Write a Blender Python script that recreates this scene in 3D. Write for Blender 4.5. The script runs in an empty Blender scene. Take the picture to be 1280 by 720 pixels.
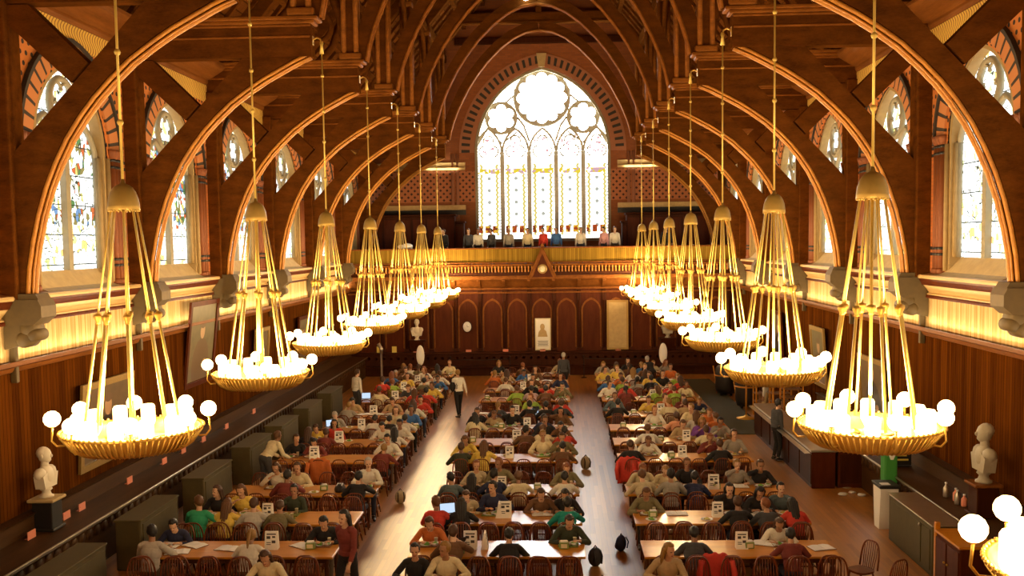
import bpy, bmesh, math, random
import numpy as np
from mathutils import Vector, Matrix, noise
random.seed(7)
SC = bpy.context.scene
COL = SC.collection
PI = math.pi
R = math.radians

# ------------------------------------------------------------------ mesh helpers
class MB:
    """collects shapes; build() links them as ONE mesh object"""
    def __init__(s): s.v = []; s.f = []; s.m = []; s.sm = []
    def add(s, vs, fs, mat=0, smooth=False):
        o = len(s.v); s.v += [tuple(x) for x in vs]
        for f in fs: s.f.append(tuple(i + o for i in f)); s.m.append(mat); s.sm.append(smooth)
        return s
    def box(s, c, d, mat=0, rot=None, bev=0.0):
        x, y, z = d[0]/2, d[1]/2, d[2]/2
        if bev > 0:
            bm = bmesh.new(); bmesh.ops.create_cube(bm, size=1)
            bmesh.ops.scale(bm, vec=d, verts=bm.verts)
            bmesh.ops.bevel(bm, geom=bm.edges[:], offset=min(bev, min(d)*.45), segments=2, affect='EDGES', profile=.5)
            vs = [v.co.copy() for v in bm.verts]; bm.verts.index_update()
            fs = [[v.index for v in f.verts] for f in bm.faces]; bm.free()
        else:
            vs = [Vector(q) for q in ((-x,-y,-z),(x,-y,-z),(x,y,-z),(-x,y,-z),(-x,-y,z),(x,-y,z),(x,y,z),(-x,y,z))]
            fs = [(0,3,2,1),(4,5,6,7),(0,1,5,4),(1,2,6,5),(2,3,7,6),(3,0,4,7)]
        if rot is not None: vs = [rot @ v for v in vs]
        C = Vector(c)
        return s.add([v + C for v in vs], fs, mat)
    def tube(s, path, r, n=8, mat=0, cap=True, closed=False, flat=1.0, up=None):
        P = [Vector(p) for p in path]; k = len(P); vs = []; fs = []
        rr = r if isinstance(r, (list, tuple)) else [r]*k
        prev = None
        for i, p in enumerate(P):
            if closed: t = P[(i+1) % k] - P[i-1]
            else: t = P[min(i+1, k-1)] - P[max(i-1, 0)]
            t = t.normalized() if t.length > 1e-9 else Vector((0,0,1))
            if up is not None: a = Vector(up).cross(t)
            elif prev is None: a = t.cross(Vector((0,0,1)) if abs(t.z) < .9 else Vector((1,0,0)))
            else: a = prev - t*prev.dot(t)
            a = a.normalized(); prev = a; b = t.cross(a)
            for j in range(n):
                w = 2*PI*j/n; vs.append(p + (a*math.cos(w) + b*math.sin(w)*flat)*rr[i])
        m = k if closed else k-1
        for i in range(m):
            i2 = (i+1) % k
            for j in range(n): fs.append((i*n+j, i*n+(j+1)%n, i2*n+(j+1)%n, i2*n+j))
        if cap and not closed:
            fs.append(tuple(range(n-1, -1, -1))); fs.append(tuple((k-1)*n+j for j in range(n)))
        return s.add(vs, fs, mat, True)
    def lathe(s, prof, n=16, c=(0,0,0), mat=0, M=None, smooth=True):
        vs = []; fs = []; C = Vector(c)
        for r, z in prof:
            for j in range(n):
                w = 2*PI*j/n; p = Vector((r*math.cos(w), r*math.sin(w), z))
                vs.append((M @ p if M is not None else p) + C)
        for i in range(len(prof)-1):
            for j in range(n): fs.append((i*n+j, i*n+(j+1)%n, (i+1)*n+(j+1)%n, (i+1)*n+j))
        if prof[0][0] > 1e-5: fs.append(tuple(range(n-1,-1,-1)))
        if prof[-1][0] > 1e-5: fs.append(tuple((len(prof)-1)*n+j for j in range(n)))
        return s.add(vs, fs, mat, smooth)
    def ball(s, c, r, n=12, mat=0, M=None):
        rx = (r, r, r) if not isinstance(r, (tuple, list)) else r
        k = max(5, n//2+1); D = Matrix.Diagonal(rx)
        prof = [(max(0,math.sin(PI*i/(k-1))), -math.cos(PI*i/(k-1))) for i in range(k)]
        return s.lathe([(max(a,1e-4), b) for a, b in prof], n, c, mat, (M @ D) if M is not None else D)
    def capsule(s, a, b, ra, rb, n=10, flat=1.0):
        a, b = Vector(a), Vector(b); t = (b-a); L = t.length
        q = t.to_track_quat('Z', 'Y').to_matrix()
        prof = []
        for i in range(4): w = PI/2*i/4; prof.append((max(ra*math.sin(w),1e-4), -ra*math.cos(w)))
        prof.append((ra, 0)); prof.append((rb, L))
        for i in range(1, 5): w = PI/2*i/4; prof.append((max(rb*math.cos(w),1e-4), L + rb*math.sin(w)))
        return s.lathe(prof, n, a, 0, q @ Matrix.Diagonal((1, flat, 1)))
    def prism(s, poly, place, d0, d1, mat=0, smooth=False):
        """poly: (u,w) outline; place(u,w,d) -> xyz ; extruded from d0 to d1"""
        n = len(poly)
        vs = [place(u, w, d0) for u, w in poly] + [place(u, w, d1) for u, w in poly]
        fs = [tuple(range(n)), tuple(range(2*n-1, n-1, -1))] + [((i+1)%n, i, n+i, n+(i+1)%n) for i in range(n)]
        return s.add(vs, fs, mat, smooth)
    def band(s, A, B, place, d0, d1, mat=0, closed=False):
        """strip between two matching 2d polylines, extruded d0..d1"""
        n = len(A)
        vs = []
        for d in (d0, d1):
            vs += [place(u, w, d) for u, w in A]; vs += [place(u, w, d) for u, w in B]
        fs = []
        for i in range(n if closed else n-1):
            j = (i+1) % n
            fs += [(i, j, n+j, n+i), (2*n+j, 2*n+i, 3*n+i, 3*n+j), (j, i, 2*n+i, 2*n+j), (n+i, n+j, 3*n+j, 3*n+i)]
        if not closed: fs += [(0, n, 3*n, 2*n), (n-1, 3*n-1, 4*n-1, 2*n-1)]
        return s.add(vs, fs, mat)
    def mesh(s, name, mats, recalc=True):
        me = bpy.data.meshes.new(name); me.from_pydata(s.v, [], s.f)
        mats = mats if isinstance(mats, (list, tuple)) else [mats]
        for m in mats: me.materials.append(m)
        me.polygons.foreach_set('material_index', s.m); me.polygons.foreach_set('use_smooth', s.sm)
        if recalc:
            bm = bmesh.new(); bm.from_mesh(me); bmesh.ops.recalc_face_normals(bm, faces=bm.faces); bm.to_mesh(me); bm.free()
        me.update(); return me
    def build(s, name, mats, parent=None, loc=None):
        return put(name, s.mesh(name, mats), parent, loc)

def put(name, me, parent=None, loc=None, mat4=None):
    o = bpy.data.objects.new(name, me); COL.objects.link(o)
    if parent is not None: o.parent = parent
    if loc is not None: o.location = loc
    if mat4 is not None: o.matrix_local = mat4
    return o
def empty(name, loc=(0,0,0), rz=0.0):
    o = bpy.data.objects.new(name, None); COL.objects.link(o); o.location = loc; o.rotation_euler = (0,0,rz)
    o.empty_display_size = .1; return o
def tag(o, label, cat=None, group=None, kind=None):
    if label: o['label'] = label
    if cat: o['category'] = cat
    if group: o['group'] = group
    if kind: o['kind'] = kind
    return o
def struct(o): o['kind'] = 'structure'; return o
def copy_tree(o, kids, parent=None):
    c = o.copy(); COL.objects.link(c)
    if parent is not None: c.parent = parent
    for ch in kids.get(o.name, ()): copy_tree(ch, kids, c)
    return c
def kid_map(root):
    d = {}
    for o in bpy.data.objects:
        if o.parent: d.setdefault(o.parent.name, []).append(o)
    return d
ORD = ['zeroth','first','second','third','fourth','fifth','sixth','seventh','eighth','ninth','tenth','eleventh','twelfth']

# ------------------------------------------------------------------ node materials
class NT:
    def __init__(s, name):
        s.mat = bpy.data.materials.new(name); s.mat.use_nodes = True; s.t = s.mat.node_tree
        s.t.nodes.clear(); s.out = s.t.nodes.new('ShaderNodeOutputMaterial')
    def n(s, typ, **kw):
        nd = s.t.nodes.new(typ)
        for k, v in kw.items(): setattr(nd, k, v)
        return nd
    def set(s, sock, v):
        if v is None: return
        if hasattr(v, 'is_output'): s.t.links.new(v, sock)
        elif isinstance(v, (tuple, list)) and sock.type == 'RGBA' and len(v) == 3: sock.default_value = (*v, 1)
        else: sock.default_value = v
    def m(s, op, a, b=None, c=None):
        nd = s.n('ShaderNodeMath', operation=op)
        for i, x in enumerate((a, b, c)): s.set(nd.inputs[i], x)
        return nd.outputs[0]
    def mix(s, f, a, b, typ='MIX'):
        nd = s.n('ShaderNodeMix', data_type='RGBA', blend_type=typ)
        s.set(nd.inputs[0], f); s.set(nd.inputs[6], a); s.set(nd.inputs[7], b); return nd.outputs[2]
    def pos(s):
        g = s.n('ShaderNodeNewGeometry'); x = s.n('ShaderNodeSeparateXYZ'); s.t.links.new(g.outputs['Position'], x.inputs[0]); return g.outputs['Position'], x.outputs
    def objc(s):
        g = s.n('ShaderNodeTexCoord'); x = s.n('ShaderNodeSeparateXYZ'); s.t.links.new(g.outputs['Object'], x.inputs[0]); return g.outputs['Object'], x.outputs
    def comb(s, x, y, z):
        c = s.n('ShaderNodeCombineXYZ')
        for i, v in enumerate((x, y, z)): s.set(c.inputs[i], v)
        return c.outputs[0]
    def mapv(s, v, scale):
        nd = s.n('ShaderNodeMapping'); s.set(nd.inputs[0], v); nd.inputs['Scale'].default_value = scale; return nd.outputs[0]
    def noise(s, v, scale=5, detail=4, rough=.55):
        nd = s.n('ShaderNodeTexNoise'); s.set(nd.inputs['Vector'], v)
        nd.inputs['Scale'].default_value = scale; nd.inputs['Detail'].default_value = detail; nd.inputs['Roughness'].default_value = rough
        return nd.outputs['Fac']
    def ramp(s, f, pts, interp='LINEAR'):
        nd = s.n('ShaderNodeValToRGB'); s.set(nd.inputs[0], f); cr = nd.color_ramp; cr.interpolation = interp
        while len(cr.elements) < len(pts): cr.elements.new(.5)
        for e, (p, c) in zip(cr.elements, pts): e.position = p; e.color = (*c, 1)
        return nd.outputs[0]
    def bump(s, h, strength=.3, dist=.02):
        nd = s.n('ShaderNodeBump'); nd.inputs['Strength'].default_value = strength; nd.inputs['Distance'].default_value = dist
        s.set(nd.inputs['Height'], h); return nd.outputs[0]
    def bsdf(s, color, rough=.5, metal=0., normal=None, coat=0., spec=.5, cr=.12, emit=None, es=0., trans=0.):
        b = s.n('ShaderNodeBsdfPrincipled'); I = b.inputs
        s.set(I['Base Color'], color); s.set(I['Roughness'], rough); s.set(I['Metallic'], metal); s.set(I['Coat Weight'], coat)
        I['Coat Roughness'].default_value = cr; s.set(I['Specular IOR Level'], spec)
        if normal is not None: s.set(I['Normal'], normal)
        if emit is not None: s.set(I['Emission Color'], emit); s.set(I['Emission Strength'], es)
        if trans: I['Transmission Weight'].default_value = trans
        s.t.links.new(b.outputs[0], s.out.inputs[0]); return s.mat
    def emission(s, color, st):
        e = s.n('ShaderNodeEmission'); s.set(e.inputs[0], color); s.set(e.inputs[1], st)
        s.t.links.new(e.outputs[0], s.out.inputs[0]); return s.mat

def wood(name, c1, c2, rough=.42, stretch=(1, 1, .12), scale=9, obj=True, coat=.0, bump=.15, spec=.3):
    t = NT(name); v, _ = t.objc() if obj else t.pos()
    f = t.noise(t.mapv(v, stretch), scale, 6, .6); g = t.noise(t.mapv(v, tuple(x*5 for x in stretch)), scale*2, 3)
    h = t.m('ADD', t.m('MULTIPLY', f, .7), t.m('MULTIPLY', g, .3))
    return t.bsdf(t.ramp(h, [(.3, c1), (.7, c2)]), rough, normal=t.bump(h, bump, .01), coat=coat, spec=spec)
def boards(name, c1, c2, axis=1, width=.11, rough=.45):
    """upright boarding: grooves every width along a world axis"""
    t = NT(name); v, x = t.pos()
    u = t.m('DIVIDE', x[axis], width); fr = t.m('FRACT', u); fl = t.m('FLOOR', u)
    e = t.m('ABSOLUTE', t.m('SUBTRACT', fr, .5)); groove = t.m('GREATER_THAN', e, .44)
    wn = t.n('ShaderNodeTexWhiteNoise', noise_dimensions='1D'); t.set(wn.inputs['W'], fl)
    g = t.noise(t.mapv(v, (6, 6, .5)), 3, 5)
    h = t.m('ADD', t.m('MULTIPLY', wn.outputs[0], .45), t.m('MULTIPLY', g, .55))
    col = t.mix(t.m('MULTIPLY', groove, .7), t.ramp(h, [(.25, c1), (.75, c2)]), tuple(a*.3 for a in c1))
    return t.bsdf(col, rough, normal=t.bump(t.m('SUBTRACT', 1., groove), .5, .01), spec=0.)
def plain(name, c, rough=.5, metal=0., noise=.0, nscale=20, coat=0., bump=0.):
    t = NT(name)
    if noise > 0:
        v, _ = t.objc(); f = t.noise(v, nscale, 4)
        col = t.mix(f, tuple(a*(1-noise) for a in c), tuple(min(1, a*(1+noise)) for a in c))
        return t.bsdf(col, rough, metal, coat=coat, normal=t.bump(f, bump, .01) if bump else None)
    return t.bsdf(c, rough, metal, coat=coat)
def objcolor(name, rough=.8, noise=.25, nscale=18, darken=1.0, bump=.2):
    t = NT(name); oi = t.n('ShaderNodeObjectInfo'); v, _ = t.objc(); f = t.noise(v, nscale, 4)
    d = t.mix(f, (1-noise,)*3, (1+noise*.4,)*3)
    return t.bsdf(t.mix(1.0, oi.outputs['Color'], d, 'MULTIPLY'), rough, normal=t.bump(f, bump, .01))

M = {}
M['truss'] = wood('truss_oak', (.054,.0165,.003), (.150,.047,.0072), .55, (.35,1,1), 5, spec=0.)
M['moulding'] = wood('lit_golden_wood', (.34,.12,.012), (.56,.23,.024), .4, (1,1,1), 4)  # gold of the chandelier-lit arch mouldings put into the wood colour
M['roof'] = boards('roof_boarding', (.075,.024,.005), (.17,.056,.011), 2, .24, .6)
M['panel_side'] = boards('side_panelling', (.046,.0125,.0018), (.105,.030,.0035), 1, .11)
M['band_side'] = boards('lit_boarding', (.45,.27,.09), (.70,.50,.24), 1, .055, .55)  # panelling boards in cream: strong cove light put into the colour
M['ribs'] = wood('edge_lit_oak', (.14,.042,.006), (.33,.115,.018), .5, (.35,1,1), 6, spec=.05)  # lighter oak: bright edge highlights on the mouldings put into the colour
M['panel_end'] = wood('screen_oak', (.055,.010,.003), (.105,.024,.006), .42, (1,1,.15), 8, obj=False, spec=.08)
M['panel_dark'] = wood('screen_dark', (.03,.007,.002), (.065,.016,.004), .45, (1,1,.15), 8, obj=False, spec=.08)
M['trim'] = wood('moulded_trim', (.115,.036,.007), (.25,.088,.018), .45, (1,.1,1), 6, obj=False, spec=.06)
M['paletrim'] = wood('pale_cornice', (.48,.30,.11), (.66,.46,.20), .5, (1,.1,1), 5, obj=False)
M['table'] = wood('varnished_table', (.46,.165,.010), (.68,.28,.018), .3, (.12,1,1), 7, coat=.28, bump=.03, spec=.35)
M['tabledark'] = wood('table_base', (.05,.016,.005), (.11,.037,.011), .4, (1,1,.15), 8)
M['chair'] = wood('chair_wood', (.085,.017,.005), (.21,.048,.011), .3, (1,1,.2), 9, coat=.3)
M['stone'] = plain('sandstone', (.48,.34,.15), .75, 0, .25, 6, bump=.2)
M['greystone'] = plain('tracery_stone', (.30,.26,.17), .75, 0, .2, 8)
M['brass'] = plain('brass', (.80,.50,.10), .42, .75, .12, 8)
M['bell'] = plain('aged_brass', (.42,.27,.06), .55, .5, .2, 9)
M['corbel'] = plain('olive_stone', (.095,.058,.014), .7, 0, .3, 7)
M['revealstone'] = plain('golden_stone', (.34,.225,.085), .75, 0, .25, 6, bump=.2)
M['redshaft'] = plain('red_shaft', (.20,.055,.010), .7, 0, .25, 9)
M['bench'] = wood('bench_oak', (.035,.015,.004), (.085,.036,.010), .5, (1,.1,1), 6, obj=False, spec=.15)
M['tracery_glare'] = plain('glare_tracery', (.60,.58,.48), .75)  # window glare over the tracery stone put into a lighter colour
M['brassrod'] = plain('lacquered_rod', (.80,.56,.12), .4, .35)
M['iron'] = plain('dark_iron', (.03,.022,.018), .5, .6)
M['black'] = plain('black_paint', (.012,.010,.009), .5)
M['white'] = plain('white_card', (.88,.85,.76), .7)
M['paper'] = plain('paper', (.85,.84,.80), .8)
M['ink'] = plain('print_ink', (.06,.05,.05), .7)
M['marble'] = plain('white_marble', (.72,.64,.48), .45, 0, .1, 9)
M['greymarble'] = plain('grey_marble', (.36,.31,.22), .6, 0, .2, 14)
M['redsign'] = plain('red_placard', (.75,.26,.16), .6)
M['radiator'] = plain('olive_paint', (.080,.060,.018), .8, 0, .2, 7)
M['runner'] = plain('green_runner', (.060,.055,.026), .95, 0, .3, 60, bump=.3)
M['steel'] = plain('brushed_steel', (.45,.40,.32), .3, .8, .15, 5)
M['green'] = plain('green_plastic', (.05,.28,.05), .45)
M['cream'] = plain('cream_plastic', (.75,.68,.45), .5)
M['yellow'] = plain('yellow_plastic', (.80,.62,.12), .5)
M['tray'] = plain('brown_tray', (.22,.10,.04), .5)
M['greentray'] = plain('olive_tray', (.20,.28,.07), .5)
M['food'] = plain('food', (.48,.40,.10), .8, 0, .6, 45, bump=.5)
M['salad'] = plain('salad', (.15,.36,.05), .8, 0, .6, 45, bump=.5)
M['gold'] = plain('gilt_frame', (.38,.24,.07), .4, .5, .3, 30)
M['cloth'] = objcolor('dyed_cloth', .85, .3)
M['hair'] = objcolor('hair', .55, .4, 40)
M['skin'] = objcolor('skin', .55, .08, 12, bump=.05)
M['lip'] = plain('lips', (.36,.12,.09), .5)
M['eye'] = plain('eyes', (.035,.022,.015), .3)
M['shoe'] = plain('shoe_leather', (.03,.022,.018), .4)
M['bulb'] = NT('globe_glow').emission((1, .64, .26), 17.)
M['shade'] = NT('shade_glow').emission((1, .64, .26), 12.)
M['rimglow'] = plain('rim_brass', (.85,.6,.2), .4, .5)
M['spot'] = NT('spot_glow').emission((.85, .95, 1), 25.)
M['screen'] = NT('laptop_screen').emission((.62, .78, 1), 1.0)
# ------------------------------------------------------------------ measurements (metres; Y runs down the hall, camera end at Y = 0)
EYE = 6.2; CX = .781; BAY = 5.2274; D1 = 11.718; ROW = 4.562; WX = 9.15; YB = 50.3; Y0 = -2.2; YS = 45.2; YG = 44.3
TY = [D1 + BAY*(k-1) for k in range(-1, 9)]        # truss planes

cam = bpy.data.cameras.new('camera'); cam.sensor_width = 36; cam.lens = 1200/1280*36; cam.shift_x = -9.6/1280; cam.shift_y = 25.7/1280; cam.clip_start = .05; cam.clip_end = 200
co = bpy.data.objects.new('camera', cam); COL.objects.link(co)
co.matrix_world = Matrix.Translation((CX, 0, EYE)) @ Matrix.Rotation(.0397, 4, 'Z') @ Matrix.Rotation(PI/2 - .0677, 4, 'X') @ Matrix.Rotation(-.0138, 4, 'Z')
SC.camera = co

def wallmat():
    t = NT('polychrome_brick'); v, x = t.pos(); z = x[2]; hy = t.m('ADD', x[0], x[1])
    b = t.n('ShaderNodeTexBrick'); t.set(b.inputs['Vector'], t.comb(hy, z, 0.)); b.inputs['Scale'].default_value = 1
    b.inputs['Brick Width'].default_value = .24; b.inputs['Row Height'].default_value = .08; b.inputs['Mortar Size'].default_value = .006
    b.inputs['Color1'].default_value = (.52,.15,.022,1); b.inputs['Color2'].default_value = (.40,.105,.016,1); b.inputs['Mortar'].default_value = (.30,.12,.03,1)
    dark = None
    for c in (5.84, 5.97, 8.02, 8.17):
        k = t.m('LESS_THAN', t.m('ABSOLUTE', t.m('SUBTRACT', z, c)), .036)
        dark = k if dark is None else t.m('MAXIMUM', dark, k)
    col = t.mix(dark, b.outputs[0], (.016,.010,.008))
    # painted diaper of black spots on orange above the arches
    S = .20
    u = t.m('DIVIDE', hy, S); w = t.m('DIVIDE', z, S)
    a = t.m('ADD', u, t.m('MULTIPLY', t.m('MODULO', t.m('FLOOR', w), 2.), .5))
    du = t.m('SUBTRACT', t.m('FRACT', a), .5); dw = t.m('SUBTRACT', t.m('FRACT', w), .5)
    dd = t.m('SQRT', t.m('ADD', t.m('MULTIPLY', du, du), t.m('MULTIPLY', dw, dw)))
    spot = t.m('MULTIPLY', t.m('LESS_THAN', dd, .24), t.m('GREATER_THAN', z, 8.35))
    up = t.m('GREATER_THAN', z, 8.35)
    col = t.mix(t.m('MULTIPLY', up, .75), col, (.58,.19,.03)); col = t.mix(spot, col, (.02,.012,.008))
    return t.bsdf(col, .8)
def endmat():
    t = NT('west_wall_brick'); v, x = t.pos(); z = x[2]; X = x[0]
    b = t.n('ShaderNodeTexBrick'); t.set(b.inputs['Vector'], t.comb(X, z, 0.)); b.inputs['Scale'].default_value = 1
    b.inputs['Brick Width'].default_value = .3; b.inputs['Row Height'].default_value = .1; b.inputs['Mortar Size'].default_value = .006
    b.inputs['Color1'].default_value = (.30,.085,.017,1); b.inputs['Color2'].default_value = (.24,.064,.012,1); b.inputs['Mortar'].default_value = (.17,.07,.03,1)
    # lozenge diaper in the panels beside the window
    S = .34
    a = t.m('ADD', t.m('DIVIDE', X, S), t.m('DIVIDE', z, S)); c = t.m('SUBTRACT', t.m('DIVIDE', X, S), t.m('DIVIDE', z, S))
    k = t.m('MULTIPLY', t.m('GREATER_THAN', t.m('ABSOLUTE', t.m('SUBTRACT', t.m('FRACT', a), .5)), .28), t.m('GREATER_THAN', t.m('ABSOLUTE', t.m('SUBTRACT', t.m('FRACT', c), .5)), .28))
    zone = t.m('MULTIPLY', t.m('GREATER_THAN', z, 8.4), t.m('LESS_THAN', z, 10.0))
    col = t.mix(t.m('MULTIPLY', k, zone), t.mix(zone, b.outputs[0], (.42,.14,.05)), (.05,.018,.012))
    return t.bsdf(col, .8)
M['brick'] = wallmat(); M['west'] = endmat()
M['vdark'] = plain('dark_voussoir', (.035,.025,.018), .8); M['vlight'] = plain('pink_voussoir', (.36,.14,.065), .8)
M['vorange'] = plain('orange_voussoir', (.52,.20,.06), .8)

def frieze_mat():
    t = NT('painted_frieze'); v, x = t.pos(); u = t.m('MULTIPLY', x[1], 2*PI/.22); z = t.m('MULTIPLY', t.m('SUBTRACT', x[2], 10.55), 2*PI/.44)
    s1 = t.m('SINE', t.m('ADD', u, t.m('MULTIPLY', t.m('SINE', z), 2.)))
    return t.bsdf(t.mix(t.m('GREATER_THAN', t.m('ABSOLUTE', s1), .45), (.20,.07,.015), (.72,.45,.08)), .6)
M['frieze'] = frieze_mat()

# ------------------------------------------------------------------ floor
def floor_mat():
    t = NT('plank_floor'); v, x = t.pos()
    fl = t.m('FLOOR', t.m('DIVIDE', x[0], .11)); fr = t.m('FRACT', t.m('DIVIDE', x[0], .11))
    wn = t.n('ShaderNodeTexWhiteNoise', noise_dimensions='2D')
    seg = t.m('FLOOR', t.m('ADD', t.m('DIVIDE', x[1], 1.8), t.m('MULTIPLY', fl, .37)))
    t.set(wn.inputs['Vector'], t.comb(fl, seg, 0.))
    g = t.noise(t.mapv(v, (8, .7, 1)), 3, 6)
    h = t.m('ADD', t.m('MULTIPLY', wn.outputs['Value'], .4), t.m('MULTIPLY', g, .6))
    col = t.ramp(h, [(.2, (.34,.135,.026)), (.5, (.48,.205,.042)), (.8, (.60,.275,.065))])
    gap = t.m('GREATER_THAN', t.m('ABSOLUTE', t.m('SUBTRACT', fr, .5)), .475)
    col = t.mix(t.m('MULTIPLY', gap, .3), col, (.04,.015,.005))
    return t.bsdf(col, t.ramp(g, [(.3, (.36,)*3), (.7, (.46,)*3)]), coat=.7, cr=.34, normal=t.bump(g, .03, .003))
M['floor'] = floor_mat()
mb = MB(); mb.box((0, (Y0+YB)/2, -.1), (2*WX+1.2, YB-Y0+1.2, .2)); struct(mb.build('floor', M['floor']))

# ------------------------------------------------------------------ arched openings
def arch_profile(hw, spring, rise, n=14):
    """left springing over the apex to right springing (u,z) of a two-centred pointed arch"""
    Rr = (rise*rise + hw*hw)/(2*hw); a1 = math.acos(max(-1, min(1, (Rr-hw)/Rr))); L = []
    for i in range(n+1):
        a = a1*i/n; L.append((-hw + Rr - Rr*math.cos(a), spring + Rr*math.sin(a)))
    return L + [(-u, z) for u, z in reversed(L[:-1])]
def arched_wall(mb, u0, u1, z0, z1, holes, place, mat=0):
    """holes: (centre, halfwidth, sill, spring, rise)"""
    def q(a, b, c, d): mb.add([place(*a, 0), place(*b, 0), place(*c, 0), place(*d, 0)], [(0,1,2,3)], mat)
    u = u0
    for c, hw, sill, spring, rise in sorted(holes):
        q((u,z0),(c-hw,z0),(c-hw,z1),(u,z1)); q((c-hw,z0),(c+hw,z0),(c+hw,sill),(c-hw,sill))
        P = arch_profile(hw, spring, rise)
        for (a, za), (b, zb) in zip(P[:-1], P[1:]): q((c+a,za),(c+b,zb),(c+b,z1),(c+a,z1))
        u = c+hw
    q((u,z0),(u1,z0),(u1,z1),(u,z1))
def outline(c, hw, sill, spring, rise, n=14):
    return [(c-hw, sill)] + [(c+a, b) for a, b in arch_profile(hw, spring, rise, n)] + [(c+hw, sill)]

SIDE = {-1: 'left', 1: 'right'}
def side_place(sg):
    return lambda u, w, d: (sg*(WX + d), u, w)        # d > 0 is into the wall

def glass_mat(name, clear, st):
    t = NT(name); v, x = t.pos(); Y = x[1]; z = x[2]
    p = t.comb(Y, t.m('MULTIPLY', z, .8), 0.)
    vo = t.n('ShaderNodeTexVoronoi', feature='F1'); t.set(vo.inputs['Vector'], p); vo.inputs['Scale'].default_value = 9
    ve = t.n('ShaderNodeTexVoronoi', feature='DISTANCE_TO_EDGE'); t.set(ve.inputs['Vector'], p); ve.inputs['Scale'].default_value = 9
    sp = t.n('ShaderNodeSeparateColor'); t.set(sp.inputs[0], vo.outputs['Color']); r = sp.outputs[0]
    W = (.95,1.0,.97)
    lower = t.ramp(r, [(0, W), (.55, (.95,.88,.50)), (.68, W), (.84, (.62,.66,.22)), (.93, (.85,.52,.16))], 'CONSTANT')
    fig = t.ramp(r, [(0, (.20,.16,.05)), (.20, (.12,.20,.34)), (.30, (.95,.97,.88)), (.58, (.42,.10,.03)), (.70, (.46,.42,.12)), (.80, (.08,.16,.05)), (.88, (.75,.86,.84))], 'CONSTANT')
    isfig = t.m('MULTIPLY', t.m('GREATER_THAN', z, 6.72), t.m('LESS_THAN', z, 9.0))
    rim = t.m('GREATER_THAN', t.m('FRACT', t.m('MULTIPLY', z, 5.)), .25)
    col = t.mix(isfig, lower, t.mix(clear, fig, lower))
    bigfig = t.noise(t.comb(t.m('MULTIPLY', Y, 1.6), t.m('MULTIPLY', z, .8), 3.), 1.4, 2)
    col = t.mix(t.m('MULTIPLY', t.m('GREATER_THAN', bigfig, .54), .85), col, (1.,1.,.95))
    col = t.mix(t.m('LESS_THAN', ve.outputs['Distance'], .035), col, (.05,.05,.03))
    bar = t.m('LESS_THAN', t.m('ABSOLUTE', t.m('SUBTRACT', t.m('FRACT', t.m('DIVIDE', z, .62)), .5)), .018)
    col = t.mix(bar, col, (.03,.03,.02))
    return t.emission(col, st)
M['glass_left'] = glass_mat('stained_glass_left', .0, 2.2)
M['glass_right'] = glass_mat('stained_glass_right', .85, 2.6)

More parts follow.
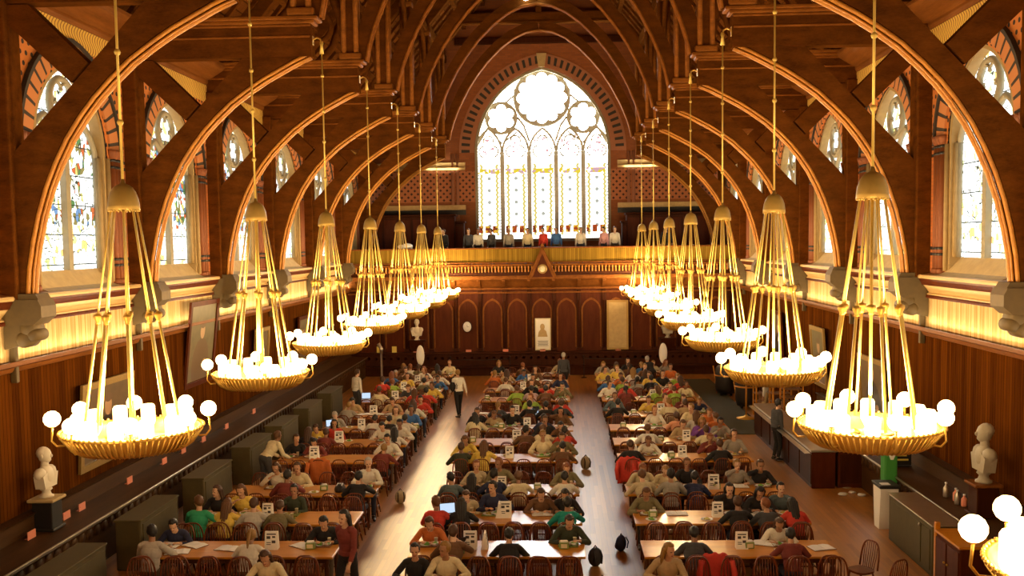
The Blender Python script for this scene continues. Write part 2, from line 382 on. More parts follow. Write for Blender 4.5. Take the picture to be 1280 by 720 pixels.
WC = [D1 + BAY*(k+.5) for k in range(-2, 8)]
HW, SILL, SPR, RISE = 1.5, 5.78, 8.2, 1.8
win_n = 0
for sg in (-1, 1):
    pl = side_place(sg)
    mb = MB(); holes = [(c, HW, 5.42, SPR, RISE) for c in WC]
    arched_wall(mb, Y0, YB, 5.3, 11.3, holes, pl)
    mb.add([pl(Y0,5.3,.5), pl(YB,5.3,.5), pl(YB,5.3,0), pl(Y0,5.3,0)], [(0,1,2,3)])
    wall = struct(mb.build('wall_' + SIDE[sg], M['brick']))
    # panelling below, boards coloured pale as if lamp-lit above the cap, plinth
    mb = MB(); mb.box((sg*(WX+.15), (Y0+YB)/2, 2.05), (.3, YB-Y0, 4.1)); mb.build('panelling', M['panel_side'], wall)
    mb = MB(); mb.box((sg*(WX+.16), (Y0+YB)/2, 4.7), (.3, YB-Y0, 1.2)); mb.build('lit_boarding', M['band_side'], wall)
    # mouldings
    mb = MB(); prof = [(0, 3.98), (.06, 4.0), (.1, 4.08), (.2, 4.12), (.2, 4.2), (.17, 4.2), (.15, 4.14), (0, 4.14)]
    mb.prism(prof, lambda u, w, d: (sg*(WX-u), d, w), Y0, YB); o = struct(mb.build('trim_1', M['trim'])); o['label'] = 'brown moulded cap above the panelling of the ' + SIDE[sg] + ' wall'
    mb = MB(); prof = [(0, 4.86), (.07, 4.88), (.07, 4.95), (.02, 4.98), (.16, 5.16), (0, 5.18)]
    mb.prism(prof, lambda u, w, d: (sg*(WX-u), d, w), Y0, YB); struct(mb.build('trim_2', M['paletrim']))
    mb = MB(); prof = [(0, 5.14), (.18, 5.15), (.20, 5.2), (.24, 5.26), (.24, 5.3), (0, 5.3)]
    mb.prism(prof, lambda u, w, d: (sg*(WX-u), d, w), Y0, YB); struct(mb.build('trim_3', M['panel_end']))
    mb = MB(); mb.tube([(sg*(WX-.05), Y0, 4.89), (sg*(WX-.05), YB, 4.89)], .045, 6); struct(mb.build('trim_7', M['panel_end']))
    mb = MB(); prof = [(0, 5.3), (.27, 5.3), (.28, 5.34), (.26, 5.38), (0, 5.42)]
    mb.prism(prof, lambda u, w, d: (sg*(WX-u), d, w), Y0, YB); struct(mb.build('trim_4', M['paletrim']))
    # frieze and eaves cornice
    mb = MB(); mb.box((sg*(WX-.02), (Y0+YB)/2, 10.56), (.06, YB-Y0, .46)); struct(mb.build('trim_5', M['frieze']))
    mb = MB(); prof = [(0, 10.8), (.06, 10.8), (.1, 10.88), (.1, 10.94), (.2, 10.98), (.55, 11.2), (.6, 11.28), (.6, 11.36), (0, 11.36)]
    mb.prism(prof, lambda u, w, d: (sg*(WX-u), d, w), Y0, YB); struct(mb.build('trim_6', M['trim']))
    mb = MB(); mb.box((sg*(WX-.03), (Y0+YB)/2, .12), (.06, YB-Y0, .24), bev=.01); struct(mb.build('baseboard_' + SIDE[sg], M['panel_dark']))
    # windows
    for c in WC:
        win_n += 1
        w = struct(empty('window_%d' % win_n, (sg*WX, c, SILL)))
        pw = lambda u, z, d: (sg*d, u, z - SILL)
        O = outline(0, HW, 5.44, SPR, RISE)
        O2 = outline(0, HW-.12, 5.44, SPR, RISE-.08)
        # reveal with stone shafts
        mb = MB(); mb.band(O, O2, pw, .03, .42, 0)
        for s2 in (-1, 1):
            mb.tube([pw(s2*(HW+.02), SILL-.3, .0), pw(s2*(HW+.02), SPR, .0)], .055, 8)
            mb.tube([pw(s2*(HW-.15), SILL, .12), pw(s2*(HW-.15), SPR, .12)], .05, 8)
        mb.build('stone_reveal', M['revealstone'], w)
        mb = MB()
        for s2 in (-1, 1):
            for j, dy in enumerate((.17, .33, .49)):
                mb.tube([pw(s2*(HW+dy), 5.45, -.02+.0*j), pw(s2*(HW+dy), 8.2, -.02)], .075, 10)
                mb.lathe([(.1,0),(.1,.08),(.075,.12)], 10, pw(s2*(HW+dy), 5.42, -.02)); mb.lathe([(.075,0),(.12,.12),(.13,.2)], 10, pw(s2*(HW+dy), 8.2, -.02))
                for zz in (5.84, 5.97, 8.02, 8.17): mb.lathe([(.079,-.03),(.082,0),(.079,.03)], 10, pw(s2*(HW+dy), zz, -.02), 1)
        mb.build('red_shaft', [M['redshaft'], M['black']], w)
        # voussoirs: blocks alternating dark and orange round the arch
        mb = MB(); A = arch_profile(HW+.1, SPR, RISE+.08, 10); B = arch_profile(HW+.52, SPR, RISE+.42, 10)
        for i in range(len(A)-1):
            a0, a1, b0, b1 = A[i], A[i+1], B[i], B[i+1]; f = .74
            am = (a0[0]+(a1[0]-a0[0])*f, a0[1]+(a1[1]-a0[1])*f); bm_ = (b0[0]+(b1[0]-b0[0])*f, b0[1]+(b1[1]-b0[1])*f)
            mb.band([a0, am], [b0, bm_], pw, -.05, .06, 0); mb.band([am, a1], [bm_, b1], pw, -.045, .06, 2)
        C = arch_profile(HW+.60, SPR, RISE+.50, 10); mb.band(B, C, pw, -.10, .05, 2)
        mb.build('arch_blocks', [M['vorange'], M['brick'], M['vdark']], w)
        # tracery: mullion, two lancet heads, quatrefoil
        mb = MB()
        mb.box(pw(0, (SILL+8.6)/2, .2), (.14, .17, 8.6-SILL))
        for s2 in (-1, 1):
            P = [(s2*.72 + a, b) for a, b in arch_profile(.66, 7.95, .95, 8)]; mb.tube([pw(a, b, .2) for a, b in P], .065, 6)
            mb.tube([pw(s2*1.34, SILL, .2), pw(s2*1.34, SPR, .2)], .06, 6)
        mb.tube([pw(.48*math.cos(a), 9.22 + .48*math.sin(a), .2) for a in [2*PI*i/20 for i in range(20)]], .07, 6, closed=True)
        for q in range(4):
            a0 = PI/4 + q*PI/2; cu, cz = .24*math.cos(a0), 9.22 + .24*math.sin(a0)
            mb.tube([pw(cu + .22*math.cos(a0+t), cz + .22*math.sin(a0+t), .2) for t in [R(-115+230*i/10) for i in range(11)]], .035, 5)
        mb.build('tracery', M['greystone'], w)
        mb = MB(); P = outline(0, HW-.1, SILL, SPR, RISE-.06); mb.prism(P, pw, .26, .29); mb.build('stained_glass', M['glass_left' if sg < 0 else 'glass_right'], w)
        mb = MB(); mb.prism([(-.16, 5.40), (-.02, 5.46), (.3, 5.82), (.45, 5.82), (.45, 5.3), (-.16, 5.3)], lambda u, z, d: (sg*u, d, z-SILL), -HW, HW); mb.build('sloping_sill', M['stone'], w)
    # linear lamps hidden behind the cap moulding, one per bay
    for k in range(-2, 8):
        L = bpy.data.lights.new('cove_lamp', 'AREA'); L.shape = 'RECTANGLE'; L.size = .06; L.size_y = BAY*.92; L.energy = 40; L.color = (1, .84, .55)
        o = bpy.data.objects.new('cove_lamp', L); COL.objects.link(o); o.location = (sg*(WX-.09), D1+BAY*(k+.5), 4.22)
        o.rotation_euler = (0, PI - sg*R(22), 0)

# ------------------------------------------------------------------ ceiling: two slopes of boarding with purlins, and the ridge
RZ0, SL = 11.3, 1.19
zr = lambda x: RZ0 + (WX - abs(x))*SL
ceil = MB()
for sg in (-1, 1):
    ceil.add([(sg*(WX+.3), Y0, zr(WX+.3)), (sg*(WX+.3), YB, zr(WX+.3)), (0, YB, zr(0)), (0, Y0, zr(0))], [(0,1,2,3)])
    ceil.add([(sg*(WX+.3), Y0, zr(WX+.3)+.2), (sg*(WX+.3), YB, zr(WX+.3)+.2), (0, YB, zr(0)+.2), (0, Y0, zr(0)+.2)], [(0,1,2,3)])
ceil = struct(ceil.build('ceiling', M['roof']))
for sg in (-1, 1):
    for x in (8.2, 7.2, 6.2, 5.0, 3.9, 2.9, 1.9, .9):
        mb = MB(); mb.box((sg*x, (Y0+YB)/2, zr(x)-.16), (.2, YB-Y0, .26), rot=None); mb.build('purlin', M['truss'], ceil)
    n = 60
    mb = MB()
    for i in range(n):
        y = Y0 + (YB-Y0)*(i+.5)/n
        a = Vector((sg*9.0, y, zr(9.0)-.05)); b = Vector((sg*.1, y, zr(.1)-.05)); mid = (a+b)/2; d = b-a
        mb.box(mid, (d.length, .09, .14), rot=Matrix.Rotation(-math.atan2(d.z, d.x), 3, 'Y') if False else d.to_track_quat('X', 'Z').to_matrix())
    mb.build('common_rafters', M['truss'], ceil)

# ------------------------------------------------------------------ end wall with the great window
GC, GHW, GSILL, GSPR, GRISE = .08, 3.52, 6.45, 10.95, 4.3
pb = lambda u, w, d: (u, YB + d, w)
mb = MB()
arched_wall(mb, -WX-.3, WX+.3, 0, 23, [(GC, GHW, GSILL, GSPR, GRISE)], pb)
wb = struct(mb.build('wall_back', M['west']))
for sg in (-1, 1):
    mb = MB(); mb.box((sg*6.4, YB-.08, 8.12), (4.9, .2, .26), bev=.03); mb.build('string_course', M['paletrim'], wb)
    mb = MB(); mb.box((sg*6.4, YB-.12, 10.12), (4.9, .24, .14), bev=.03); mb.box((sg*6.4, YB-.04, 10.3), (4.9, .1, .3)); mb.build('lit_ledge', M['paletrim'], wb)
    mb = MB(); mb.box((sg*6.4, YB-.06, 7.86), (4.9, .14, .26)); mb.build('dark_band', M['black'], wb)
    if sg > 0:
        mb = MB(); mb.box((0, YB-.1, 16.62), (8.8, .2, .34), bev=.03); mb.build('dark_cornice', M['panel_dark'], wb); mb = MB(); mb.box((0, YB-.12, 17.9), (6.8, .24, .3), bev=.04); mb.build('upper_cornice', M['trim'], wb)
    for k in (4.45, 4.7):
        mb = MB(); mb.tube([(GC+sg*k, YB-.02, 6.4), (GC+sg*k, YB-.02, 10.9)], .09, 10); mb.build('red_shaft', M['vlight'], wb)
    L = bpy.data.lights.new('ledge_lamp', 'AREA'); L.shape = 'RECTANGLE'; L.size = 1.6; L.size_y = .06; L.energy = 10; L.color = (1, .9, .65)
    o = bpy.data.objects.new('ledge_lamp', L); COL.objects.link(o); o.location = (sg*5.1, YB-.35, 10.05); o.rotation_euler = (R(150), 0, 0)
mb = MB()
A = arch_profile(GHW+.02, GSPR, GRISE+.02, 20); B = arch_profile(GHW+.26, GSPR, GRISE+.22, 20); C = arch_profile(GHW+.70, GSPR, GRISE+.62, 20); D = arch_profile(GHW+.82, GSPR, GRISE+.72, 20)
sh = lambda P: [(GC+a, b) for a, b in P]
A, B, C, D = map(sh, (A, B, C, D))
mb.band(A, B, pb, -.12, .1, 1)
for i in range(len(B)-1):
    b0, b1, c0, c1 = [Vector((*p, 0)) for p in (B[i], B[i+1], C[i], C[i+1])]
    l = lambda a, b, t: tuple((a+(b-a)*t)[:2])
    mb.band([l(b0,b1,.0), l(b0,b1,.42)], [l(c0,c1,.0), l(c0,c1,.42)], pb, -.09, .1, 0)
    mb.band([l(b0,b1,.42), l(b0,b1,1)], [l(c0,c1,.42), l(c0,c1,1)], pb, -.07, .1, 1)
mb.band(C, D, pb, -.06, .1, 1)
mb.prism([(GC-.16, 15.25), (GC+.16, 15.25), (GC+.26, 15.95), (GC-.26, 15.95)], pb, -.16, .05, 2)
mb.build('arch_blocks', [M['vdark'], M['vlight'], M['stone']], wb)
gw = struct(empty('window_great', (GC, YB, GSILL))); gw.name = 'window_%d' % (win_n+1)
pg = lambda u, w, d: (u, d, w - GSILL)
mb = MB(); mb.band(outline(0, GHW, GSILL, GSPR, GRISE, 20), outline(0, GHW-.14, GSILL, GSPR, GRISE-.12, 20), pg, -.05, .5); mb.box((0, .2, -.08), (2*GHW, .6, .16)); mb.build('stone_reveal', M['greystone'], gw)
LP = 2*GHW/5
def ring(mb, c, r, th, n=36): mb.tube([pg(c[0]+r*math.cos(2*PI*i/n), c[1]+r*math.sin(2*PI*i/n), .2) for i in range(n)], th, 6, closed=True)
def foils(mb, c, r, k, th, ph=0.):
    rr = r*math.sin(PI/k)/(1+math.sin(PI/k))*1.12; d = r - rr
    rr = (r-.05)*math.sin(PI/k)/(1+math.sin(PI/k))*1.06; d = (r-.05) - rr; A_ = []; B_ = []
    for i in range(k*12):
        a = 2*PI*i/(k*12); f = ((a - ph + PI/k) % (2*PI/k)) - PI/k
        q = d*math.cos(f) + math.sqrt(max(0, rr*rr - (d*math.sin(f))**2)); A_.append((c[0]+q*math.cos(a), c[1]+q*math.sin(a))); B_.append((c[0]+r*1.02*math.cos(a), c[1]+r*1.02*math.sin(a)))
    mb.band(A_, B_, pg, .15, .24, closed=True)
mb = MB()
for i in range(1, 5):
    u = -GHW + LP*i; mb.box(pg(u, (GSILL+11.0)/2, .2), (.22, .22, 11.0-GSILL)); mb.lathe([(.1,0),(.15,.1),(.1,.2)], 8, pg(u, 10.8, .1))
for i in range(5):
    u = -GHW + LP*(i+.5)
    mb.tube([pg(u+a, b, .2) for a, b in arch_profile(LP/2-.03, 10.95, 1.22, 10)], .075, 6)
    for q in (-1, 1): mb.tube([pg(u+q*.24+.26*math.cos(t)*q, 11.0+.28*math.sin(t), .2) for t in [R(-80+170*j/8) for j in range(9)]], .05, 5)
    mb.tube([pg(u+.26*math.cos(t), 11.55+.26*math.sin(t), .2) for t in [R(-20+220*j/10) for j in range(11)]], .05, 5)
ring(mb, (0, 13.72), 1.42, .085); foils(mb, (0, 13.72), 1.36, 12, .035); ring(mb, (0, 13.72), .42, .03, 20)
for q in (-1, 1):
    ring(mb, (q*2.13, 12.72), .80, .075, 28); foils(mb, (q*2.13, 12.72), .76, 6, .035, PI/6)
    mb.tube([pg(q*.68, 11.5, .2), pg(q*.95, 12.3, .2), pg(q*1.28, 12.75, .2)], .07, 6); mb.tube([pg(q*1.36, 13.3, .2), pg(q*1.42, 14.2, .2)], .07, 6)
    mb.tube([pg(q*1.3, 14.0, .2), pg(q*1.9, 13.5, .2)], .06, 6); mb.tube([pg(q*2.8, 12.3, .2), pg(q*3.4, 11.3, .2)], .06, 6); mb.tube([pg(q*1.3, 12.0, .2), pg(q*2.1, 11.4, .2)], .05, 6); mb.tube([pg(q*2.1, 11.4, .2), pg(q*2.8, 12.2, .2)], .05, 6)
mb.build('tracery', M['tracery_glare'], gw)
def great_glass():
    t = NT('great_window_glass'); v, x = t.pos(); X = t.m('SUBTRACT', x[0], GC-GHW); z = x[2]
    f = t.m('ABSOLUTE', t.m('SUBTRACT', t.m('FRACT', t.m('DIVIDE', X, LP)), .5))     # 0 mid lancet .. .5 mullion
    body = t.m('MULTIPLY', t.m('GREATER_THAN', z, 6.62), t.m('LESS_THAN', z, 10.35))
    col = t.mix(t.m('GREATER_THAN', z, 10.75), (4.4, 4.4, 4.2), (24., 24., 23.))
    near = lambda s, c, w: t.m('LESS_THAN', t.m('ABSOLUTE', t.m('SUBTRACT', s, c)), w)
    zig = t.m('ADD', f, t.m('MULTIPLY', t.m('SINE', t.m('MULTIPLY', z, 26.)), .018))
    col = t.mix(t.m('MULTIPLY', near(zig, .29, .05), body), col, (.80,.66,.20))
    col = t.mix(t.m('MULTIPLY', t.m('MULTIPLY', near(f, .38, .03), body), t.m('GREATER_THAN', t.m('SINE', t.m('MULTIPLY', z, 40.)), .2)), col, (.42,.50,.42))
    fx = t.m('FRACT', t.m('DIVIDE', X, LP)); fz = t.m('FRACT', t.m('DIVIDE', z, .62))
    d2 = t.m('ADD', t.m('POWER', t.m('MULTIPLY', t.m('SUBTRACT', fx, .5), LP), 2.), t.m('POWER', t.m('MULTIPLY', t.m('SUBTRACT', fz, .5), .62), 2.))
    col = t.mix(t.m('MULTIPLY', t.m('LESS_THAN', d2, .010), t.m('MULTIPLY', body, t.m('LESS_THAN', z, 9.7))), col, (.5,.5,.42))
    # canopy row and figures
    vo = t.n('ShaderNodeTexVoronoi'); t.set(vo.inputs['Vector'], t.comb(X, z, 0.)); vo.inputs['Scale'].default_value = 9
    sp = t.n('ShaderNodeSeparateColor'); t.set(sp.inputs[0], vo.outputs['Color'])
    wid = t.m('LESS_THAN', f, .40)
    row = t.m('MULTIPLY', near(z, 9.98, .14), wid)
    col = t.mix(row, col, t.ramp(sp.outputs[0], [(0, (.85,.66,.05)), (.5, (3,2.9,2.6)), (.75, (.70,.42,.50))], 'CONSTANT'))
    tri = t.m('LESS_THAN', t.m('ABSOLUTE', t.m('SUBTRACT', t.m('FRACT', t.m('MULTIPLY', fx, 3.6)), .5)), .33)
    fig = t.m('MULTIPLY', t.m('MULTIPLY', near(z, 6.95, .19), wid), tri)
    col = t.mix(fig, col, t.ramp(sp.outputs[1], [(0, (.42,.07,.015)), (.45, (.80,.45,.04)), (.75, (.20,.04,.015))], 'CONSTANT'))
    head = t.m('MULTIPLY', t.m('MULTIPLY', near(z, 11.35, .5), t.m('LESS_THAN', f, .32)), t.m('GREATER_THAN', sp.outputs[0], .72))
    col = t.mix(head, col, (.85,.45,.45))
    return t.emission(col, 1.)
M['glass_great'] = great_glass()
mb = MB(); mb.prism(outline(0, GHW-.1, GSILL, GSPR, GRISE-.08, 20), pg, .30, .34); mb.build('stained_glass', M['glass_great'], gw)
# front wall behind the camera
mb = MB(); mb.box((0, Y0-.15, 11.5), (2*WX+.6, .3, 23)); struct(mb.build('wall_front', M['west']))
mb = MB(); mb.box((0, YB+.75, 11.5), (2*WX+.6, .1, 23)); struct(mb.build('wall_outer', M['black'])) if False else None

# ------------------------------------------------------------------ roof trusses
INNER = [(4.78,10.47),(5.12,10.32),(5.48,10.13),(5.85,9.93),(6.21,9.70),(6.6,9.42),(6.96,9.09),(7.25,8.79),(7.5,8.48),(7.76,8.1),(7.98,7.68),(8.16,7.27),(8.32,6.8),(8.44,6.32),(8.53,5.85),(8.57,5.45),(8.58,5.2)]
UP = [(0,16.72),(.66,16.62),(1.29,16.33),(1.95,15.84),(2.59,15.2),(3.12,14.55),(3.61,13.8),(4.02,13.0),(4.32,12.27),(4.46,11.8),(4.54,11.4)]
def offset(P, d):
    out = []
    for i, p in enumerate(P):
        a = Vector(P[max(i-1,0)]); b = Vector(P[min(i+1,len(P)-1)]); t = (b-a).normalized(); out.append((p[0]+(-t.y)*-d, p[1]+t.x*-d))
    return out
INO = offset(INNER, -.17); UPO = offset(UP, -.42)
def build_truss():
    root = empty('hammerbeam_truss', (0,0,0))
    upper = MB(); edge = MB()
    for sg in (-1, 1):
        pl = lambda u, w, d: (sg*u, d, w)
        mb = MB(); prof = [(4.76, 10.52), (9.2, 10.52), (9.2, 11.36), (4.76, 11.36)]
        mb.prism(prof, pl, -.17, .17); hb = mb.build('hammer_beam', M['truss'], root)
        mb = MB(); mb.box((sg*6.84, 0, 11.38), (4.5, .50, .08), bev=.02); mb.box((sg*6.88, 0, 11.30), (4.4, .44, .09), bev=.03); mb.box((sg*6.94, 0, 11.22), (4.36, .38, .06), bev=.02); mb.box((sg*6.95, 0, 10.97), (4.34, .38, .05), bev=.015)
        mb.build('beam_moulding', M['ribs'], hb)
        mb = MB(); P = INO + [(9.0, 5.2), (9.0, 7.72), (8.88, 7.88), (6.36, 10.53), (4.9, 10.53)]
        mb.prism(P, pl, -.13, .13); mb.build('curved_brace', M['truss'], root)
        mb = MB(); a = offset(INNER, -.05); b = offset(INNER, -.12)
        for dd in (-.125, .125): mb.tube([pl(u, w, dd) for u, w in b], .040, 8, up=(0,1,0))
        mb.tube([pl(u, w, 0) for u, w in a], .05, 8, up=(0,1,0)); mb.tube([pl(u, w, -.09) for u, w in a], .022, 6, up=(0,1,0)); mb.build('lit_arch_moulding', M['moulding'], root)
        mb = MB(); mb.prism([(9.05, 10.5), (8.45, 10.5), (7.42, 9.48), (7.74, 9.14), (9.05, 10.38)], pl, -.14, .14); mb.build('diagonal_strut', M['truss'], root)
        mb = MB(); mb.box((sg*9.0, 0, 7.9), (.34, .5, 5.4), bev=.03); mb.box((sg*8.86, 0, 7.9), (.12, .26, 5.4), bev=.03); mb.build('wall_post', M['truss'], root)
        # corbel: moulded block, scroll and drop
        mb = MB()
        mb.prism([(9.15, 5.32), (8.46, 5.32), (8.40, 5.2), (8.40, 5.0), (8.56, 4.86), (9.15, 4.86)], pl, -.26, .26)
        mb.prism([(9.15, 5.42), (8.52, 5.42), (8.46, 5.32), (9.15, 5.32)], pl, -.22, .22)
        q = Matrix.Rotation(PI/2, 3, 'X')
        for (u, w, r) in ((8.72, 4.80, .15), (8.62, 4.68, .12), (8.80, 4.6, .15)): mb.lathe([(r*.6,-.2),(r,-.16),(r,.16),(r*.6,.2)], 14, pl(u, w, 0), M=q)
        mb.prism([(9.15, 4.86), (8.72, 4.86), (8.82, 4.5), (9.15, 4.42)], pl, -.17, .17)
        mb.box(pl(9.08, 4.2, 0), (.12, .1, .8), bev=.02); mb.build('corbel', M['corbel'], root)
        mb = MB(); mb.box((sg*4.98, 0, 13.9), (.30, .30, 5.0), bev=.03)
        hp_ = mb.build('hammer_post', M['truss'], root); mb = MB()
        for dx in (-.17, .17):
            mb.tube([(sg*4.98+dx, -.14, 11.5), (sg*4.98+dx, -.14, 16.0)], .075, 8); mb.tube([(sg*4.98+dx, .14, 11.5), (sg*4.98+dx, .14, 16.0)], .075, 8)
        mb.box((sg*4.98, 0, 11.52), (.62, .5, .18), bev=.04); mb.box((sg*4.98, 0, 15.5), (.5, .46, .2), bev=.05); mb.build('post_shafts', M['ribs'], hp_)
        # bracket rising from post toward the wall slope and carved ring in the spandrel
        mb = MB(); mb.tube([pl(5.1, 11.6, 0), pl(5.25, 12.6, 0), pl(5.6, 13.6, 0), pl(6.2, 14.5, 0)], .14, 6)
        mb.tube([pl(5.95+.42*math.cos(a), 12.4+.42*math.sin(a), 0) for a in [2*PI*i/16 for i in range(16)]], .08, 6, closed=True)
        mb.tube([pl(8.9, 11.5, 0), pl(7.6, 12.0, 0), pl(6.7, 12.9, 0), pl(6.2, 14.3, 0)], .13, 6)
        mb.build('upper_bracket', M['truss'], root)
        mb = MB(); a = Vector((sg*9.1, 0, zr(9.1)-.3)); b = Vector((0, 0, zr(0)-.3)); d = b-a
        mb.box((a+b)/2, (d.length, .36, .42), rot=d.to_track_quat('X', 'Z').to_matrix()); mb.build('principal_rafter', M['truss'], root)
        upper.band([(u, w) for u, w in UP], UPO, lambda u, w, dd: (sg*u, dd, w), -.10, .10)
        edge.tube([(sg*u, -.1, w) for u, w in UP], .045, 6, up=(0,1,0)); edge.tube([(sg*u, .1, w) for u, w in UP], .045, 6, up=(0,1,0))
    ua = upper.build('upper_arch', M['truss'], root); edge.build('arch_moulding', M['ribs'], ua)
    mb = MB(); mb.box((0, 0, 17.35), (9.0, .34, .42), bev=.04); mb.box((0, 0, 17.1), (8.6, .42, .09), bev=.02); mb.build('collar_beam', M['truss'], root)
    mb = MB(); mb.box((0, 0, 19.7), (.3, .3, 4.4), bev=.03); mb.build('king_post', M['truss'], root)
    return root
ROOTS = []
tr = build_truss(); kids = kid_map(tr)
for i, y in enumerate(TY):
    t = tr if i == 0 else copy_tree(tr, kids)
    t.location = (0, y, 0); n_far = len(TY) - i
    tag(t, 'brown oak hammerbeam roof truss with arch edges coloured as lit, ' + ('nearest the great window' if n_far == 1 else ORD[n_far] + ' from the great window'), 'roof truss', 'hammerbeam trusses spanning the hall')
# purlin plates linking the posts along the hall, with small curved braces
for sg in (-1, 1):
    mb = MB(); mb.box((sg*4.98, (Y0+YB)/2, 15.75), (.3, YB-Y0, .36), bev=.03)
    for y in TY:
        for s2 in (-1, 1):
            P = [(0, 13.9), (.12, 14.5), (.4, 15.1), (.85, 15.5), (1.4, 15.62)]
            mb.tube([(sg*4.98, y + s2*(u+.1), w) for u, w in P], .1, 6)
    mb.build('purlin_plate', M['truss'], ceil)
    # boarded frieze above the plate
# two ceiling spots on the collar
for i, x in enumerate((-.47, .17)):
    f = empty('ceiling_spotlight', (x, TY[8]-.28, 16.95))
    mb = MB(); mb.lathe([(.02,.16),(.1,.14),(.13,0),(.13,-.04),(.11,-.05)], 14); mb.tube([(0,0,.14),(0,.12,.3)], .02, 6); mb.build('housing', M['iron'], f)
    mb = MB(); mb.ball((0,-.04,-.06), (.14,.1,.1) if i == 0 else (.09,.07,.07), 12); mb.build('lamp_glass', M['spot'], f)
    tag(f, ('larger' if i == 0 else 'smaller') + ' white ceiling spotlight under the roof collar, ' + ('left' if i == 0 else 'right') + ' one of the pair', 'spotlight', 'ceiling spotlights')
# ------------------------------------------------------------------ chandeliers
def build_chandelier(phase):
    root = empty('ring_chandelier', (0,0,0))       # origin at ring height, z = 0 -> 3.93 m
    Z = lambda h: h - 3.93
    mb = MB(); mb.tube([(0,0,Z(7.0)), (0,0,Z(10.62))], .017, 8)
    for h in (7.75, 8.6, 9.3, 10.1): mb.ball((0,0,Z(h)), .042, 8)
    mb.tube([(0,0,Z(10.6)), (0,0,Z(10.78)), (0,0,Z(10.84))], [.05,.03,.05], 8); mb.build('suspension_rod', M['brassrod'], root)
    mb = MB(); mb.lathe([(.018,Z(7.06)),(.035,Z(7.0)),(.075,Z(6.985)),(.115,Z(6.955)),(.15,Z(6.90)),(.176,Z(6.82)),(.187,Z(6.74)),(.192,Z(6.68)),(.165,Z(6.68)),(.165,Z(6.72)),(.1,Z(6.86))], 24)
    for i in range(24):
        a = 2*PI*i/24; mb.ball((.176*math.cos(a), .176*math.sin(a), Z(6.675)), .018, 6)
    mb.build('bell_canopy', M['bell'], root)
    mb = MB(); mb.tube([(0,0,Z(6.8)), (0,0,Z(3.80))], .02, 8); mb.lathe([(.012,.05),(.055,.035),(.058,.0),(.028,-.05),(.034,-.075)], 8, (0,0,Z(5.36))); mb.lathe([(.02,Z(3.95)),(.08,Z(3.88)),(.12,Z(3.80)),(.06,Z(3.74)),(.0001,Z(3.70))], 14); mb.build('central_rod', M['brassrod'], root)
    for i in range(8):
        a = 2*PI*i/8 + phase
        p = lambda r, h: (r*math.cos(a), r*math.sin(a), Z(h))
        mb = MB(); mb.tube([p(.145, 6.72), p(.35, 5.36)], .013, 6); mb.tube([p(.35, 5.36), p(.56, 3.95)], .018, 6); r_ = mb.build('hanger_rod', M['brassrod'], root)
        mb = MB(); mb.lathe([(.012,.05),(.05,.035),(.052,.0),(.026,-.05),(.034,-.075)], 8, p(.35, 5.36)); mb.build('collar', M['brass'], r_)
    mb = MB(); mb.lathe([(.55,Z(3.74)),(.62,Z(3.70)),(.70,Z(3.76)),(.78,Z(3.86)),(.83,Z(3.92)),(.84,Z(3.95)),(.80,Z(3.95)),(.77,Z(3.89)),(.69,Z(3.80)),(.60,Z(3.78)),(.55,Z(3.78)),(.55,Z(3.74))], 48)
    for i in range(72):
        a = 2*PI*i/72; c, s_ = math.cos(a), math.sin(a)
        mb.tube([(.62*c,.62*s_,Z(3.70)), (.72*c,.72*s_,Z(3.76)), (.835*c,.835*s_,Z(3.92))], .012, 4)
        mb.ball((.845*c,.845*s_,Z(3.955)), .02, 5)
    for i in range(6):
        a = PI*i/6; c, s_ = math.cos(a), math.sin(a); mb.tube([(.58*c,.58*s_,Z(3.78)), (-.58*c,-.58*s_,Z(3.78))], .015, 5)
    mb.build('basket_ring', M['brass'], root)
    for i in range(8):
        a = 2*PI*i/8 + phase; p = lambda r, h: (r*math.cos(a), r*math.sin(a), Z(h))
        mb = MB(); mb.tube([p(.78,3.80), p(.87,3.80), p(.925,3.87), p(.915,3.98), p(.91,4.05)], .013, 6); mb.lathe([(.015,0),(.05,.03),(.055,.06)], 8, p(.91, 4.03)); arm = mb.build('lamp_arm', M['brass'], root)
        mb = MB(); mb.ball(p(.91, 4.14), .10, 14); mb.build('globe', M['bulb'], arm)
    for i in range(12):
        a = 2*PI*i/12 + phase + .26; p = lambda r, h: (r*math.cos(a), r*math.sin(a), Z(h))
        mb = MB(); mb.lathe([(.03,Z(3.80)),(.085,Z(3.90)),(.09,Z(3.93)),(.09,Z(4.12)),(.07,Z(4.15)),(.07,Z(4.15))], 10, (.66*math.cos(a), .66*math.sin(a), 0)); mb.build('glass_shade', M['shade'], root)
    # iron arm at the hammer beam end carrying the rod
    mb = MB(); mb.tube([(0,0,Z(10.84)), (.02,0,Z(10.93)), (.1,0,Z(10.97)), (.19,0,Z(10.93)), (.21,0,Z(10.86))], .022, 6); mb.ball((0,0,Z(10.86)), .04, 8); mb.box((.2,0,Z(10.9)), (.03,.12,.2)); mb.build('wall_bracket', M['brass'], root)
    return root
